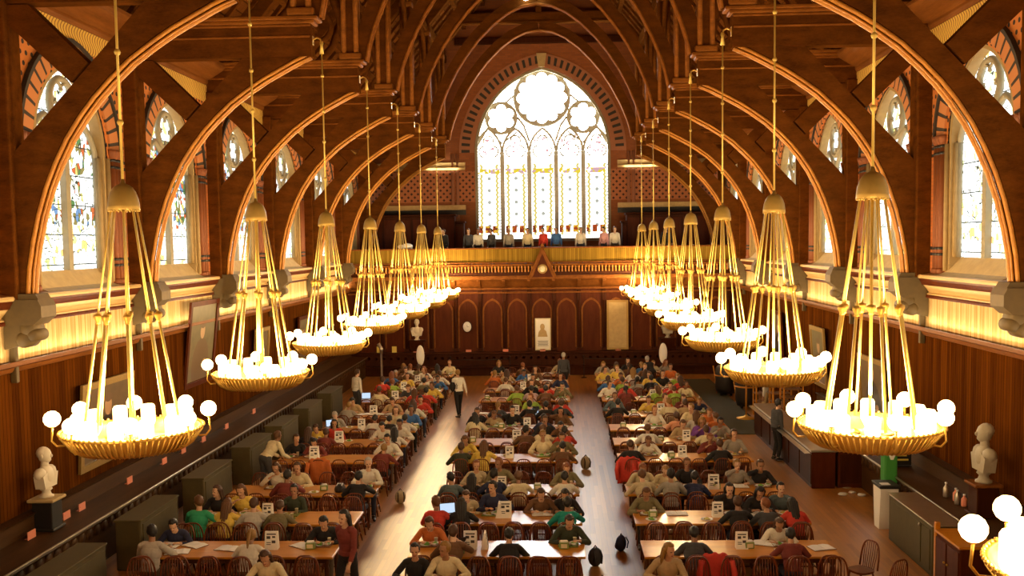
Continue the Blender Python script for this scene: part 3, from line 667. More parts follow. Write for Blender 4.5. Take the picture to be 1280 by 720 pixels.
for sg in (-1, 1):
    proto = build_chandelier(0 if sg > 0 else PI/8); kids = kid_map(proto)
    first = 0 if sg > 0 else 0
    for i in range(first, 8):
        c = proto if i == first else copy_tree(proto, kids)
        c.location = (sg*ROW, TY[i+1], 3.93); c.rotation_euler = (0, 0, (R(25) if i == 0 else 0) if sg > 0 else PI)
        n = 8 - i
        tag(c, 'gilt ring chandelier with white globes hanging in the ' + SIDE[sg] + ' row, ' + ('nearest the gallery' if n == 1 else ORD[n] + ' from the gallery'), 'chandelier', 'ring chandeliers of the ' + SIDE[sg] + ' row')
        L = bpy.data.lights.new('chandelier_lamp', 'POINT'); L.energy = 850; L.specular_factor = 0.; L.color = (1, .70, .36); L.shadow_soft_size = .3
        o = bpy.data.objects.new('chandelier_lamp', L); COL.objects.link(o); o.location = (sg*ROW, TY[i+1], 4.3)
# ------------------------------------------------------------------ carved screen under the gallery
scr = struct(empty('wall_screen', (0, YS, 0)))
ps = lambda u, w, d: (u, d, w)
mb = MB(); mb.box((0, .15, 2.3), (2*WX, .3, 4.6)); mb.build('screen_panelling', M['panel_end'], scr)
PIT = 1.165
cols = [.03 + .58 + PIT*k for k in range(-8, 8)]
mb = MB(); mc = MB(); md = MB()
for u in cols:
    md.box((u, -.05, 2.62), (.17, .12, 3.0), bev=.02); md.box((u, -.07, 1.2), (.24, .18, .14), bev=.02); md.tube([(u, -.12, 1.3), (u, -.12, 3.5)], .045, 8); md.box((u, -.08, 4.0), (.22, .2, .14), bev=.03)
    c = u + PIT/2
    P = [(c+a, b) for a, b in arch_profile(.47, 3.0, .62, 10)]; Q = [(c+a, b) for a, b in arch_profile(.40, 3.0, .52, 10)]
    mb.band([(c-.47, 1.25)] + P + [(c+.47, 1.25)], [(c-.40, 1.32)] + Q + [(c+.40, 1.32)], ps, -.05, .02)
    mc.prism([(c-.40, 1.32)] + Q + [(c+.40, 1.32)], ps, -.015, .0)
mb.build('blind_arch', M['trim'], scr); mc.build('arch_panel', M['panel_end'], scr); md.build('pilaster', M['panel_dark'], scr)
mb = MB(); mb.box((0, -.1, 4.12), (2*WX, .25, .16), bev=.03); mb.box((0, -.06, 3.9), (2*WX, .16, .08), bev=.02); mb.build('screen_cornice', M['trim'], scr)
mb = MB(); mb.box((0, -.12, 1.06), (2*WX, .28, .1), bev=.03); mb.box((0, -.06, .5), (2*WX, .14, 1.0))
for k in range(52): mb.lathe([(.0001,-.01),(.1,-.01),(.1,.02),(.06,.02),(.06,.0),(.0001,.0)], 12, (-8.9+k*.35, -.13, .82), M=Matrix.Rotation(PI/2, 3, 'X'))
mb.build('dado', M['panel_dark'], scr)
mb = MB(); mb.box((0, -.4, .44), (2*WX-.6, .5, .06), bev=.02); mb.box((0, -.3, .2), (2*WX-.6, .1, .42)); mb.build('bench_seat', M['panel_dark'], scr)

# ------------------------------------------------------------------ gallery
gal = empty('musicians_gallery', (0, YG, 0))
mb = MB(); mb.box((0, 3.0, 4.78), (2*WX-.1, 6.0, .2)); mb.build('gallery_floor', M['panel_dark'], gal)
mb = MB(); mb.box((0, 1.35, 5.04), (2*WX-.4, 1.6, .32), bev=.01); mb.build('gallery_step', M['panel_end'], gal)
mb = MB(); prof = [(.95, 4.05), (.80, 4.05), (.70, 4.12), (.5, 4.2), (.3, 4.34), (.14, 4.46), (.0, 4.52), (-.08, 4.56), (-.08, 4.68), (.3, 4.70), (.95, 4.70)]
mb.prism([(a, b) for a, b in prof], lambda u, w, d: (d, u, w), -WX+.1, WX-.1)
for x in [i*1.165+.61 for i in range(-8, 8)]:
    mb.prism([(.9, 4.1), (.6, 4.16), (.3, 4.32), (.02, 4.5), (.02, 4.56), (.9, 4.56)], lambda u, w, d: (d+x, u-.04, w-.03), -.07, .07)
mb.build('cove', M['trim'], gal)
mb = MB(); n = 116
for i in range(n):
    x = -WX+.2 + (2*WX-.4)*(i+.5)/n; mb.lathe([(.05,4.72),(.05,4.77),(.028,4.8),(.04,4.92),(.026,5.05),(.05,5.1),(.05,5.16)], 8, (x, .05, 0))
mb.build('baluster_row', M['moulding'], gal)
mb = MB(); mb.box((0, .12, 4.94), (2*WX-.2, .06, .5)); mb.build('baluster_backing', M['panel_dark'], gal)
mb = MB(); mb.box((0, .02, 5.22), (2*WX-.2, .24, .1), bev=.03); mb.box((0, -.02, 5.33), (2*WX-.2, .14, .06), bev=.02); mb.box((0, .02, 4.69), (2*WX-.2, .26, .07), bev=.02); mb.build('moulded_rail', M['trim'], gal)
M['slat_end'] = boards('gallery_slats', (.17,.098,.014), (.29,.175,.026), 0, .09)
mb = MB(); mb.box((0, .06, 5.66), (2*WX-.2, .08, .62)); mb.build('slatted_front', M['slat_end'], gal)
mb = MB(); mb.box((0, .06, 5.99), (2*WX-.2, .22, .07), bev=.03); mb.build('top_rail', M['trim'], gal)
g = empty('gabled_clock', (.1, YG-.12, 4.62))
mb = MB(); A = [(-.62, 0), (0, 1.36), (.62, 0)]; B = [(-.46, .04), (0, 1.1), (.46, .04)]
mb.band(A, B, ps, -.1, .1); mb.tube([(-.64,-.08,0), (0,-.08,1.4)], .04, 6); mb.tube([(.64,-.08,0), (0,-.08,1.4)], .04, 6)
mb.prism([(-.05, 1.36), (.05, 1.36), (.08, 1.48), (0, 1.58), (-.08, 1.48)], ps, -.05, .05); mb.build('gable', M['trim'], g)
mb = MB(); mb.prism([(-.5, .02), (0, 1.12), (.5, .02)], ps, -.03, .06); mb.build('gable_panel', M['panel_end'], g)
mb = MB(); q = Matrix.Rotation(PI/2, 3, 'X'); mb.lathe([(.0001,.0),(.22,.0),(.22,.05),(.16,.08),(.155,.05),(.0001,.05)], 24, (0, -.04, .40), M=q); mb.build('clock_ring', M['gold'], g)
mb = MB(); mb.lathe([(.0001,.055),(.15,.055),(.15,.06),(.0001,.06)], 24, (0, -.04, .40), M=q); fc = mb.build('clock_face', M['cream'], g)
mb = MB(); mb.box((.03, -.105, .43), (.012, .008, .1), rot=Matrix.Rotation(R(-35), 3, 'Y')); mb.box((-.03, -.105, .39), (.012, .008, .08), rot=Matrix.Rotation(R(70), 3, 'Y')); mb.build('clock_hands', M['ink'], fc)
tag(gal, 'wooden gallery with slatted front and small balusters under the great window', 'gallery')
tag(g, 'small round clock in a carved wooden gable at the middle of the gallery front', 'clock')
# panelled case and boxes standing on the gallery
def cabinet(name, c, d, label, cat, n):
    t = empty(name, (c[0], c[1], 4.88))
    mb = MB(); mb.box((0, 0, d[2]/2), d, bev=.03); mb.box((0, 0, d[2]+.05), (d[0]+.12, d[1]+.12, .1), bev=.03); mb.build('case', M['panel_dark'], t)
    for i in range(n):
        x = -d[0]/2 + d[0]*(i+.5)/n; mb = MB(); mb.box((x, -d[1]/2-.01, d[2]/2), (d[0]/n-.12, .04, d[2]-.3), bev=.015); mb.build('panel', M['panel_end'], t)
    return tag(t, label, cat)
cabinet('panelled_case', (-6.6, 49.3), (4.4, .9, 2.75), 'long dark panelled wooden case against the wall left of the great window', 'cabinet', 6)
cabinet('panelled_case', (6.4, 49.3), (4.2, .9, 2.7), 'long dark panelled wooden case against the wall right of the great window', 'cabinet', 6)
cabinet('tall_cupboard', (-4.2, 49.3), (.5, .6, 2.4), 'narrow dark cupboard beside the lower left corner of the great window', 'cupboard', 1)
cabinet('tall_cupboard', (4.35, 49.2), (.55, .6, 2.3), 'narrow dark cupboard beside the lower right corner of the great window', 'cupboard', 1)
def simple(name, mb, mat, loc, label, cat, group=None, parent=None, rz=0):
    o = mb.build(name, mat, parent, loc); o.rotation_euler = (0,0,rz); return tag(o, label, cat, group)
mb = MB(); mb.box((0,0,.34), (.95,.06,.62), bev=.02); mb.tube([(-.3,0,.02),(-.3,0,.3)], .02, 6); mb.tube([(.3,0,.02),(.3,0,.3)], .02, 6)
mb.box((-.3,0,.01),(.1,.24,.02)); mb.box((.3,0,.01),(.1,.24,.02))
simple('cream_board', mb, M['cream'], (7.55, YG+.06, 6.03-.5), 'cream blank board standing on the gallery rail at its right end', 'board') if False else None
mb = MB(); mb.box((0,0,.25), (.98,.3,.5), bev=.03); mb.box((0,0,.52), (.6,.22,.05), bev=.02); mb.box((.05,0,.57), (.16,.16,.08), bev=.02)
simple('cream_box', mb, M['cream'], (7.0, YG+.45, 4.88+.55), 'cream box lying on the gallery chest at the right end', 'box')
mb = MB(); mb.box((0,0,.27), (1.3,.5,.53), bev=.02); mb.box((0,-.26,.3), (1.1,.03,.3), bev=.01)
simple('low_chest', mb, M['panel_end'], (7.0, YG+.5, 4.88), 'low wooden chest behind the gallery rail under the cream box', 'chest')
mb = MB(); mb.box((0,0,.3), (.62,.35,.6), bev=.06); mb.ball((.1,-.1,.62), (.26,.2,.14), 10); mb.ball((-.2,0,.6), (.18,.16,.1), 10)
simple('white_bundle', mb, M['paper'], (-6.3, YG+.5, 5.52), 'pale bundle of cloth behind the gallery rail at its left', 'bundle')
mb = MB(); mb.box((0,0,.3), (1.0,.5,.6), bev=.02); mb.box((0,-.26,.3), (.9,.03,.45), bev=.01)
simple('low_chest', mb, M['panel_end'], (-6.3, YG+.5, 4.88), 'low wooden chest behind the gallery rail under the pale bundle', 'chest')

# ------------------------------------------------------------------ things on the screen
def picture(name, c, wdt, hgt, label, cat, frame, face, axis='Y', fr=.06, extra=None, tilt=0.):
    """hung on a wall; axis Y: faces -Y ; L/R: on the side walls"""
    t = empty(name, c)
    mb = MB(); mb.band([(-wdt/2,-hgt/2),(wdt/2,-hgt/2),(wdt/2,hgt/2),(-wdt/2,hgt/2)], [(-wdt/2+fr,-hgt/2+fr),(wdt/2-fr,-hgt/2+fr),(wdt/2-fr,hgt/2-fr),(-wdt/2+fr,hgt/2-fr)], ps, -.06, 0, closed=True); mb.build('picture_frame', frame, t)
    mb = MB(); mb.box((0, -.015, 0), (wdt-fr, .02, hgt-fr)); mb.build('picture_panel', face, t)
    if extra: extra(t)
    t.rotation_euler = {'Y': (0,0,0), 'L': (R(tilt),0,PI/2), 'R': (R(tilt),0,-PI/2)}[axis]
    return tag(t, label, cat)
def p_engraving(t):
    mb = MB(); mb.ball((-.02,-.03,.35), (.11,.012,.15), 12); mb.prism([(-.24,-.12),(.22,-.12),(.16,.14),(.05,.24),(-.1,.24),(-.2,.1)], ps, -.035, -.025); mb.build('engraved_figure', M['stone'], t)
    mb = MB()
    for i in range(5): mb.box((0, -.03, -.32-.055*i), (.5-.05*(i%2), .008, .018))
    mb.build('inscription', M['ink'], t)
picture('framed_print', (.07, YS-.12, 1.92), .73, 1.5, 'tall cream framed print of a figure in the middle of the screen', 'picture', M['cream'], M['white'], extra=p_engraving, fr=.05)
def p_tablet(t):
    mb = MB(); mb.box((0,-.035,.25), (.62,.02,.75), bev=.01); mb.box((0,-.035,-.75), (.62,.02,.5), bev=.01); mb.box((0,-.04,.85), (.5,.03,.28), bev=.02); mb.build('relief', M['stone'], t)
picture('marble_tablet', (3.58, YS-.12, 2.33), 1.0, 2.32, 'large pale marble tablet on the screen right of the cream print', 'tablet', M['gold'], M['stone'], extra=p_tablet, fr=.09)
t = empty('wall_clock', (-3.5, YS-.12, 2.31))
mb = MB(); S2 = Matrix.Diagonal((1,1,1)); mb.lathe([(.0001,0),(.29,0),(.29,.05),(.25,.07),(.24,.04),(.0001,.04)], 28, (0,0,0), M=Matrix.Diagonal((.8,1,1)) @ q); mb.build('case', M['panel_dark'], t)
mb = MB(); mb.lathe([(.0001,.042),(.24,.042),(.24,.062),(.0001,.062)], 28, (0,0,0), M=Matrix.Diagonal((.8,1,1)) @ q); mb.build('dial', M['paper'], t)
mb = MB(); mb.box((0,-.066,.05),(.014,.006,.11)); mb.box((.04,-.066,0),(.09,.006,.014)); mb.build('clock_hands', M['ink'], t)
tag(t, 'white oval wall clock on the dark screen left of the cream print', 'clock')
def bust(loc, rz, sc, mat, pedestal, label, plabel, head=.12, pname='bust_pedestal'):
    mb = MB(); mb.ball((0,0,.62), (.105,.125,.15), 14); mb.ball((0,.03,.55), (.07,.09,.08), 10); mb.capsule((0,-.01,.36), (0,0,.56), .075, .062, 12)
    mb.ball((0,.125,.61), (.018,.03,.035), 8); mb.ball((0,-.03,.66), (.115,.12,.12), 12)
    for s2 in (-1,1): mb.ball((s2*.105,0,.61), (.015,.028,.04), 8); mb.ball((s2*.17,-.01,.29), (.12,.11,.12), 12)
    mb.ball((0,.0,.24), (.19,.13,.2), 16); mb.prism([(-.2,.02),(.2,.02),(.26,.26),(0,.36),(-.26,.26)], lambda u,w,d:(u,d,w), -.09, .1)
    mb.lathe([(.10,-.0),(.11,-.02),(.07,-.06),(.09,-.12),(.13,-.14),(.13,-.17)], 14)
    o = mb.build('bust', mat, None, (loc[0], loc[1], loc[2]+.17*sc)); o.rotation_euler = (0,0,rz); o.scale = (sc,)*3
    me = o.data; me.remesh_voxel_size = .012
    tag(o, label, 'bust')
    return o
bust((-5.87, YS-.3, 1.72), PI, 1.05, M['marble'], None, 'white marble bust on a dark bracket at the left of the screen', '')
mb = MB(); mb.prism([(0,0),(-.1,0),(-.32,.4),(-.36,.5),(0,.5)], lambda u,w,d: (d,u,w), -.32, .32); mb.box((0,-.19,.52), (.8,.4,.06), bev=.02); mb.box((0,-.1,.1), (.66,.2,.04))
simple('bust_bracket', mb, M['panel_dark'], (-5.87, YS-.1, 1.17), 'dark wooden bracket under the bust on the screen', 'bracket')
bust((5.9, YS-.3, 1.72), PI, 1.05, M['greymarble'], None, 'dull grey bust on a dark bracket at the right of the screen', '')
mb = MB(); mb.prism([(0,0),(-.1,0),(-.32,.4),(-.36,.5),(0,.5)], lambda u,w,d: (d,u,w), -.32, .32); mb.box((0,-.19,.52), (.8,.4,.06), bev=.02)
simple('bust_bracket', mb, M['panel_dark'], (5.9, YS-.1, 1.17), 'dark wooden bracket under the dull grey bust', 'bracket')
for x, s in ((-7.73, 'left'), (-7.0, 'right')):
    mb = MB(); mb.box((0,0,0), (.22,.02,.3), bev=.004); mb.box((0,-.012,.05), (.14,.006,.02), 0); 
    simple('paper_notice', mb, M['yellow'], (x, YS-.075, 1.25), s + ' one of two yellowish paper notices on the dark screen near its left end', 'notice', 'paper notices on the screen')
for x, w_ in ((-5.95,'below the white bust'), (-3.45,'below the oval clock'), (-1.7,'between the clock and the cream print'), (.05,'below the cream print'), (3.6,'below the marble tablet')):
    mb = MB(); mb.box((0,0,.06), (.26,.02,.11), bev=.004); mb.box((0,.04,.005), (.2,.08,.01))
    simple('red_placard', mb, M['redsign'], (x, YS-.17, 1.11), 'small red placard on the dado ledge ' + w_, 'placard', 'red placards on the screen ledge')
# rail of posts before the screen
for i, x in enumerate((-4.2, -1.45, 1.95, 4.9)):
    t = empty('rail_post', (x, YS-1.3, 0))
    mb = MB(); mb.lathe([(.14,0),(.14,.02),(.03,.05),(.022,.1),(.022,.95),(.035,.97),(.035,1.03),(.0001,1.05)], 12); mb.build('post', M['iron'], t)
    tag(t, 'thin dark iron rail post before the screen, ' + ORD[i+1] + ' from the left', 'post', 'rail posts before the screen')
for i, (a, b) in enumerate(((-4.2,-1.45),(1.95,4.9))):
    mb = MB(); mb.tube([(a+.04, YS-1.3, .9), ((a+b)/2, YS-1.3, .86), (b-.04, YS-1.3, .9)], .018, 6)
    simple('barrier_rope', mb, M['iron'], (0,0,0), 'dark barrier rope between the ' + ('two left' if i == 0 else 'two right') + ' rail posts', 'rope')
# white oval signs on stands
for x, s in ((-5.15,'left'), (5.25,'right')):
    t = empty('oval_sign', (x, 40.9, 0))
    mb = MB(); mb.lathe([(.18,0),(.18,.02),(.02,.04),(.016,1.1)], 14); mb.build('stand', M['iron'], t)
    mb = MB(); mb.lathe([(.0001,-.02),(.2,-.02),(.22,0),(.2,.02),(.0001,.02)], 24, (0,0,1.45), M=Matrix.Diagonal((.8,1,2)) @ q); mb.build('sign_board', M['white'], t)
    mb = MB(); mb.box((0,-.025,1.5), (.12,.01,.3)); mb.build('sign_panel', M['paper'], t)
    tag(t, 'white oval sign on a thin stand at the far end of the ' + s + ' column', 'sign')

# ------------------------------------------------------------------ along the side walls
for sg in (-1, 1):
    t = empty('wall_bench', (0,0,0)); y0, y1 = (Y0+1, YS-.6) if sg < 0 else (Y0+1, 30.5)
    pl = lambda u, w, d: (sg*u, d, w)
    mb = MB(); mb.prism([(9.08,0),(8.3,0),(8.3,.86),(9.08,.93)], pl, y0, y1); mb.build('bench_body', M['bench'], t)
    mb = MB(); mb.prism([(9.08,.93),(8.22,.86),(8.18,.90),(8.2,.95),(8.5,.97),(9.08,1.02)], pl, y0, y1); mb.build('bench_top', M['bench'], t)
    mb = MB(); mb.tube([(sg*8.19, y0, .945), (sg*8.19, y1, .945)], .022, 6); mb.build('highlight_edging', M['steel'], t)  # pale strip painting the highlight along the bench moulding
    mb = MB(); n = int((y1-y0)/.3)
    for i in range(n): mb.lathe([(.0001,-.01),(.12,-.01),(.12,.03),(.08,.03),(.08,.0),(.0001,.0)], 10, (sg*8.29, y0+.3*(i+.5), .72), M=Matrix.Rotation(sg*PI/2, 3, 'Y'))
    mb.build('carved_frieze', M['bench'], t)
    mb = MB(); mb.prism([(9.13,.98),(8.95,.98),(8.95,1.3),(8.9,1.36),(9.13,1.36)], pl, y0, y1); mb.build('bench_back', M['bench'], t)
    tag(t, 'long dark wooden bench ledge running along the ' + SIDE[sg] + ' wall panelling', 'bench')
rad_y = [(14.3,16.4),(17.8,19.65),(21.1,23.0),(24.4,26.3),(27.3,29.1),(30.3,32.1),(33.4,35.2)]
for i, (a, b) in enumerate(rad_y):
    t = empty('radiator_case', (-7.52, (a+b)/2, 0)); L = b-a
    mb = MB(); mb.box((0,0,.5), (.5,L,1.0), bev=.03); mb.box((0,0,.985), (.54,L+.04,.04), bev=.012); mb.build('casing', M['radiator'], t)
    mb = MB(); mb.box((.255,0,.5), (.02,L-.2,.8), bev=.008); mb.build('front_panel', M['radiator'], t)
    mb = MB(); mb.box((0,0,.02), (.46,L-.1,.04)); mb.build('plinth', M['black'], t)
    tag(t, 'olive boxed radiator casing beside the left wall bench, ' + ORD[i+1] + ' from the front', 'radiator', 'radiator casings along the left wall')
for i, y in enumerate((16.7, 17.95, 18.55, 20.7, 22.6, 23.8, 25.2, 27.0, 29.5)):
    mb = MB(); mb.box((0,0,.08), (.02,.26,.15), bev=.004); mb.box((.012,0,.09), (.006,.18,.02)); mb.box((-.04,0,.01),(.08,.2,.02))
    simple('red_placard', mb, M['redsign'], (-8.78, y, .985), 'small pinkish-red placard on the left wall bench, ' + ORD[i+1] + ' from the front', 'placard', 'red placards on the left bench')
bust((-8.80, 17.3, 1.60), -PI/2, 1.0, M['marble'], None, 'white marble bust on a black pedestal by the left wall', '')
t = empty('bust_pedestal', (-8.80, 17.3, .99)); mb = MB(); mb.box((0,0,.03),(.46,.46,.06),bev=.02); mb.box((0,0,.31),(.38,.38,.56),bev=.02); mb.build('shaft', M['black'], t)
mb = MB(); mb.box((0,0,.58),(.5,.5,.06),bev=.02); mb.build('pedestal_cap', M['stone'], t); tag(t, 'black pedestal under the white bust by the left wall', 'pedestal')
bust((8.72, 18.05, 1.62), PI/2, 1.18, M['greymarble'], None, 'weathered grey stone bust on a pedestal by the right wall', '')
t = empty('bust_pedestal', (8.72, 18.05, .99)); mb = MB(); mb.box((0,0,.03),(.5,.5,.06),bev=.02); mb.box((0,0,.31),(.4,.4,.56),bev=.02); mb.build('shaft', M['panel_dark'], t)
mb = MB(); mb.box((0,0,.60),(.52,.52,.06),bev=.02); mb.build('pedestal_cap', M['trim'], t); tag(t, 'dark wooden pedestal under the grey bust by the right wall', 'pedestal')

def portrait_mat(name, bg, coat, skin):
    t = NT(name); v, x = t.objc()
    e = lambda cx, cz, rx, rz: t.m('LESS_THAN', t.m('ADD', t.m('POWER', t.m('DIVIDE', t.m('SUBTRACT', x[0], cx), rx), 2.), t.m('POWER', t.m('DIVIDE', t.m('SUBTRACT', x[2], cz), rz), 2.)), 1.)
    f = t.noise(v, 4, 4); col = t.mix(f, bg, tuple(b*.4 for b in bg))
    col = t.mix(e(0, -.62, .62, .75), col, coat); col = t.mix(e(.02, .32, .16, .21), col, skin); col = t.mix(e(.02, .50, .17, .10), col, tuple(c*.3 for c in skin)); col = t.mix(e(.3, -.55, .12, .08), col, skin)
    return t.bsdf(col, .35, coat=.3)
M['portrait_brown'] = portrait_mat('portrait_brown', (.20,.13,.06), (.035,.025,.018), (.50,.30,.16))
M['portrait_olive'] = portrait_mat('portrait_olive', (.24,.20,.10), (.16,.10,.05), (.55,.36,.2))
picture('framed_portrait', (-9.05, 25.95, 3.6), 2.1, 2.35, 'large glossy dark-framed portrait high on the left wall, beside the boarding coloured as lit', 'portrait', M['panel_end'], M['portrait_olive'], 'L', .13, tilt=7)
picture('framed_portrait', (-9.05, 20.3, 2.5), 2.4, 1.85, 'wide dark gilt-framed painting on the left wall right of the white bust', 'portrait', M['gold'], M['portrait_brown'], 'L', .14, tilt=4)
picture('framed_portrait', (-9.05, 31.2, 2.6), 1.5, 1.9, 'dark framed portrait far along the left wall, beyond the large glossy one', 'portrait', M['gold'], M['portrait_brown'], 'L', .13, tilt=4)
picture('framed_portrait', (-9.05, 36.4, 2.6), 1.5, 1.9, 'dark framed portrait on the left wall, nearest the screen', 'portrait', M['panel_end'], M['portrait_olive'], 'L', .13, tilt=4)
picture('framed_portrait', (9.05, 25.4, 2.35), 2.1, 1.5, 'wide dark gilt-framed painting on the right wall behind the serving counter', 'portrait', M['gold'], M['portrait_brown'], 'R', .13, tilt=4)
picture('framed_portrait', (9.05, 30.6, 2.5), 1.6, 1.9, 'dark framed portrait on the right wall beyond the serving counter', 'portrait', M['gold'], M['portrait_olive'], 'R', .13, tilt=4)
picture('framed_portrait', (9.05, 36.2, 2.6), 1.5, 1.9, 'dark framed portrait on the right wall, nearest the screen', 'portrait', M['panel_end'], M['portrait_brown'], 'R', .13, tilt=4)

# ------------------------------------------------------------------ right side: counters, bin, runner
mb = MB(); mb.box((0,0,.008), (1.15, 12.5, .016), bev=.005); simple('runner_carpet', mb, M['runner'], (6.98, 36.9, 0), 'dark green runner carpet along the right side of the far tables', 'carpet')
t = empty('radiator_case', (7.82, 18.55, 0))
mb = MB(); mb.box((0,0,.49), (.56,2.3,.94), bev=.02); mb.build('casing', M['radiator'], t); mb = MB(); mb.box((0,0,.975), (.60,2.34,.03), bev=.01); mb.build('case_top', M['steel'], t)
mb = MB(); mb.box((-.285,.15,.5), (.02,1.5,.75), bev=.006); mb.box((-.285,-.85,.5), (.02,.4,.75), bev=.006); mb.build('front_panel', M['radiator'], t); mb = MB(); mb.ball((-.31,-.6,.85), .03, 8); mb.build('latch', M['steel'], t)
mb = MB(); mb.box((0,-1.1,.02), (.5,.06,.04)); mb.box((0,1.1,.02), (.5,.06,.04)); mb.build('foot', M['black'], t)
tag(t, 'long olive-grey boxed casing beside the right wall bench, next to the white bin', 'radiator')
t = empty('side_cabinet', (7.86, 16.75, 0))
mb = MB(); mb.box((0,0,.46), (.62,1.05,.92), bev=.02); mb.build('carcass', M['panel_end'], t); mb = MB(); mb.box((0,0,.945), (.68,1.1,.05), bev=.015); mb.build('cabinet_top', M['table'], t)
for k in (-1,1): mb = MB(); mb.box((-.32,k*.26,.46), (.02,.46,.78), bev=.006); d_ = mb.build('door', M['panel_end'], t); mb = MB(); mb.ball((-.345,k*.07,.5), .022, 8); mb.build('knob', M['brass'], d_)
mb = MB(); mb.box((-.29,.52,.55), (.09,.09,1.1), bev=.015); mb.build('corner_post', M['table'], t)
tag(t, 'brown wooden cabinet with a pale corner post near the front of the right wall', 'cabinet')
for i, (x, y, h, c, nm) in enumerate(((8.55,19.35,.30,'steel','steel'), (8.62,19.05,.26,'redsign','red'), (8.55,18.8,.29,'steel','steel-topped'), (8.62,18.65,.24,'redsign','small red'))):
    t = empty('sauce_bottle', (x, y, 1.0 if False else .99)); mb = MB(); mb.lathe([(.05,0),(.055,.02),(.055,h*.6),(.02,h*.8),(.02,h*.9)], 12); mb.build('bottle_body', M[c], t)
    mb = MB(); mb.lathe([(.024,h*.9),(.024,h),(.0001,h)], 10); mb.build('bottle_cap', M['paper'], t)
    tag(t, nm + ' bottle on the right wall bench before the grey bust, ' + ORD[i+1] + ' from the back', 'bottle', 'bottles on the right bench')
t = empty('waste_bin', (7.78, 20.6, 0)); t.scale = (.78,.85,1)
mb = MB(); mb.prism([(-.18,0),(.18,0),(.29,.9),(-.29,.9)], lambda u,w,d: (d,u,w), -.24, .24); o = mb.build('bin_body', M['white'], t)
mb = MB(); mb.box((0,0,.93), (.56,.66,.07), bev=.02); mb.build('bin_lid', M['black'], t); mb = MB(); mb.box((-.08,-.14,.972), (.24,.2,.012), bev=.004); mb.build('lid_label', M['paper'], t)
tag(t, 'white tapered waste bin with a black lid beside the olive casing', 'bin')
t = empty('green_banner_box', (8.08, 21.3, 0)); mb = MB(); mb.box((0,0,.95), (.28,.3,1.9), bev=.03); mb.build('box_body', M['green'], t)
mb = MB(); mb.prism([(-.12,1.60),(-.04,1.60),(.02,1.46),(.10,1.60),(.12,1.54),(.04,1.34),(-.02,1.34)], lambda u,w,d: (u,d,w), -.165, -.155); mb.box((0,-.16,1.68),(.24,.012,.06)); mb.build('white_mark', M['paper'], t)
mb = MB(); mb.box((0,0,1.92), (.25,.26,.05), bev=.02); mb.build('box_top', M['white'], t); tag(t, 'tall green box with a white mark behind the white bin', 'display box')
t = empty('poster_stand', (8.62, 22.0, .99)); mb = MB(); mb.box((0,0,.36), (.40,.05,.66), bev=.01); mb.box((0,.1,.01),(.4,.3,.02)); mb.build('poster_board', M['black'], t)
mb = MB()
for (x,z,w_,h_) in ((-.1,.55,.05,.16),(0,.55,.05,.16),(.1,.55,.05,.16),(-.05,.36,.14,.05),(.08,.36,.08,.05),(-.02,.26,.22,.04),(0,.16,.25,.04)): mb.box((x,-.03,z),(w_,.012,h_))
mb.build('yellow_marks', M['yellow'], t); tag(t, 'black poster with yellow blocky marks standing on the right wall bench', 'poster')
t = empty('sign_stand', (7.95, 24.0, 0)); mb = MB(); mb.lathe([(.15,0),(.15,.015),(.014,.04),(.012,1.0)], 14); mb.build('stand', M['steel'], t); mb = MB(); mb.box((0,-.02,1.05), (.16,.02,.12), bev=.005); mb.build('sign_card', M['redsign'], t); tag(t, 'thin steel sign stand with a pinkish card beside the serving counter', 'sign')
def counter(loc, d, label, topmat, n, rz=0):
    t = empty('serving_counter', loc, rz)
    mb = MB(); mb.box((0,0,.46), (d[0]-.08,d[1]-.08,.92), bev=.01); mb.build('counter_body', M['panel_end'], t)
    mb = MB(); mb.box((0,0,.95), (d[0],d[1],.06), bev=.015); mb.build('counter_top', M[topmat], t)
    for i in range(n):
        y = -d[1]/2+d[1]*(i+.5)/n; mb = MB(); mb.box((-d[0]/2+.03,y,.48), (.03,d[1]/n-.12,.74), bev=.01); mb.build('front_panel', M['panel_dark'], t)
    mb = MB(); mb.box((-d[0]/2-.08,0,.90), (.14,d[1],.02), bev=.006); mb.build('tray_rail', M['steel'], t)
    tag(t, label, 'counter')
counter((7.35, 27.3, 0), (.66, 7.0, .98), 'long serving counter with a bright steel top along the right aisle', 'steel', 6)
t = empty('serving_counter', (8.05, 24.3, 0))
mb = MB(); mb.box((0,0,.46), (.66,.8,.92), bev=.01); mb.build('counter_body', M['panel_end'], t); mb = MB(); mb.box((0,-.02,.95), (.72,.86,.06), bev=.015); mb.build('counter_top', M['white'], t)
mb = MB(); mb.box((0,-.41,.48), (.56,.02,.74), bev=.008); mb.build('front_panel', M['panel_dark'], t); tag(t, 'short brown serving counter with a pale top beside the long counter', 'counter')
mb = MB(); mb.box((0,0,.7), (.5,1.5,1.4), bev=.03); mb.box((-.26,-.36,.75),(.03,.64,1.1),bev=.01); mb.box((-.26,.36,.75),(.03,.64,1.1),bev=.01)
simple('dark_cooler', mb, M['black'], (8.0, 22.75, 0), 'dark upright cooler between the green box and the short counter', 'cooler') if False else None
for i, (x, y, r_) in enumerate(((7.62,23.15,.09),(7.9,23.35,.07),(8.05,23.1,.08))):
    mb = MB(); mb.ball((0,0,r_*.5), (r_*1.3,r_,r_*.5), 8); mb.ball((r_*.8,.02,r_*.4), (r_*.7,r_*.6,r_*.4), 7)
    simple('crumpled_napkin', mb, M['paper'], (x, y, .0), 'crumpled white napkin on the floor before the short counter, ' + ORD[i+1] + ' from the left', 'napkin', 'napkins on the floor')
t = empty('coat_stand', (7.3, 33.4, 0)); mb = MB(); mb.lathe([(.34,0),(.34,.03),(.1,.08),(.035,.14)], 20); mb.build('base', M['brass'], t); mb = MB(); mb.tube([(0,0,.12),(0,0,1.75)], .03, 8); mb.build('post', M['moulding'], t)
mb = MB()
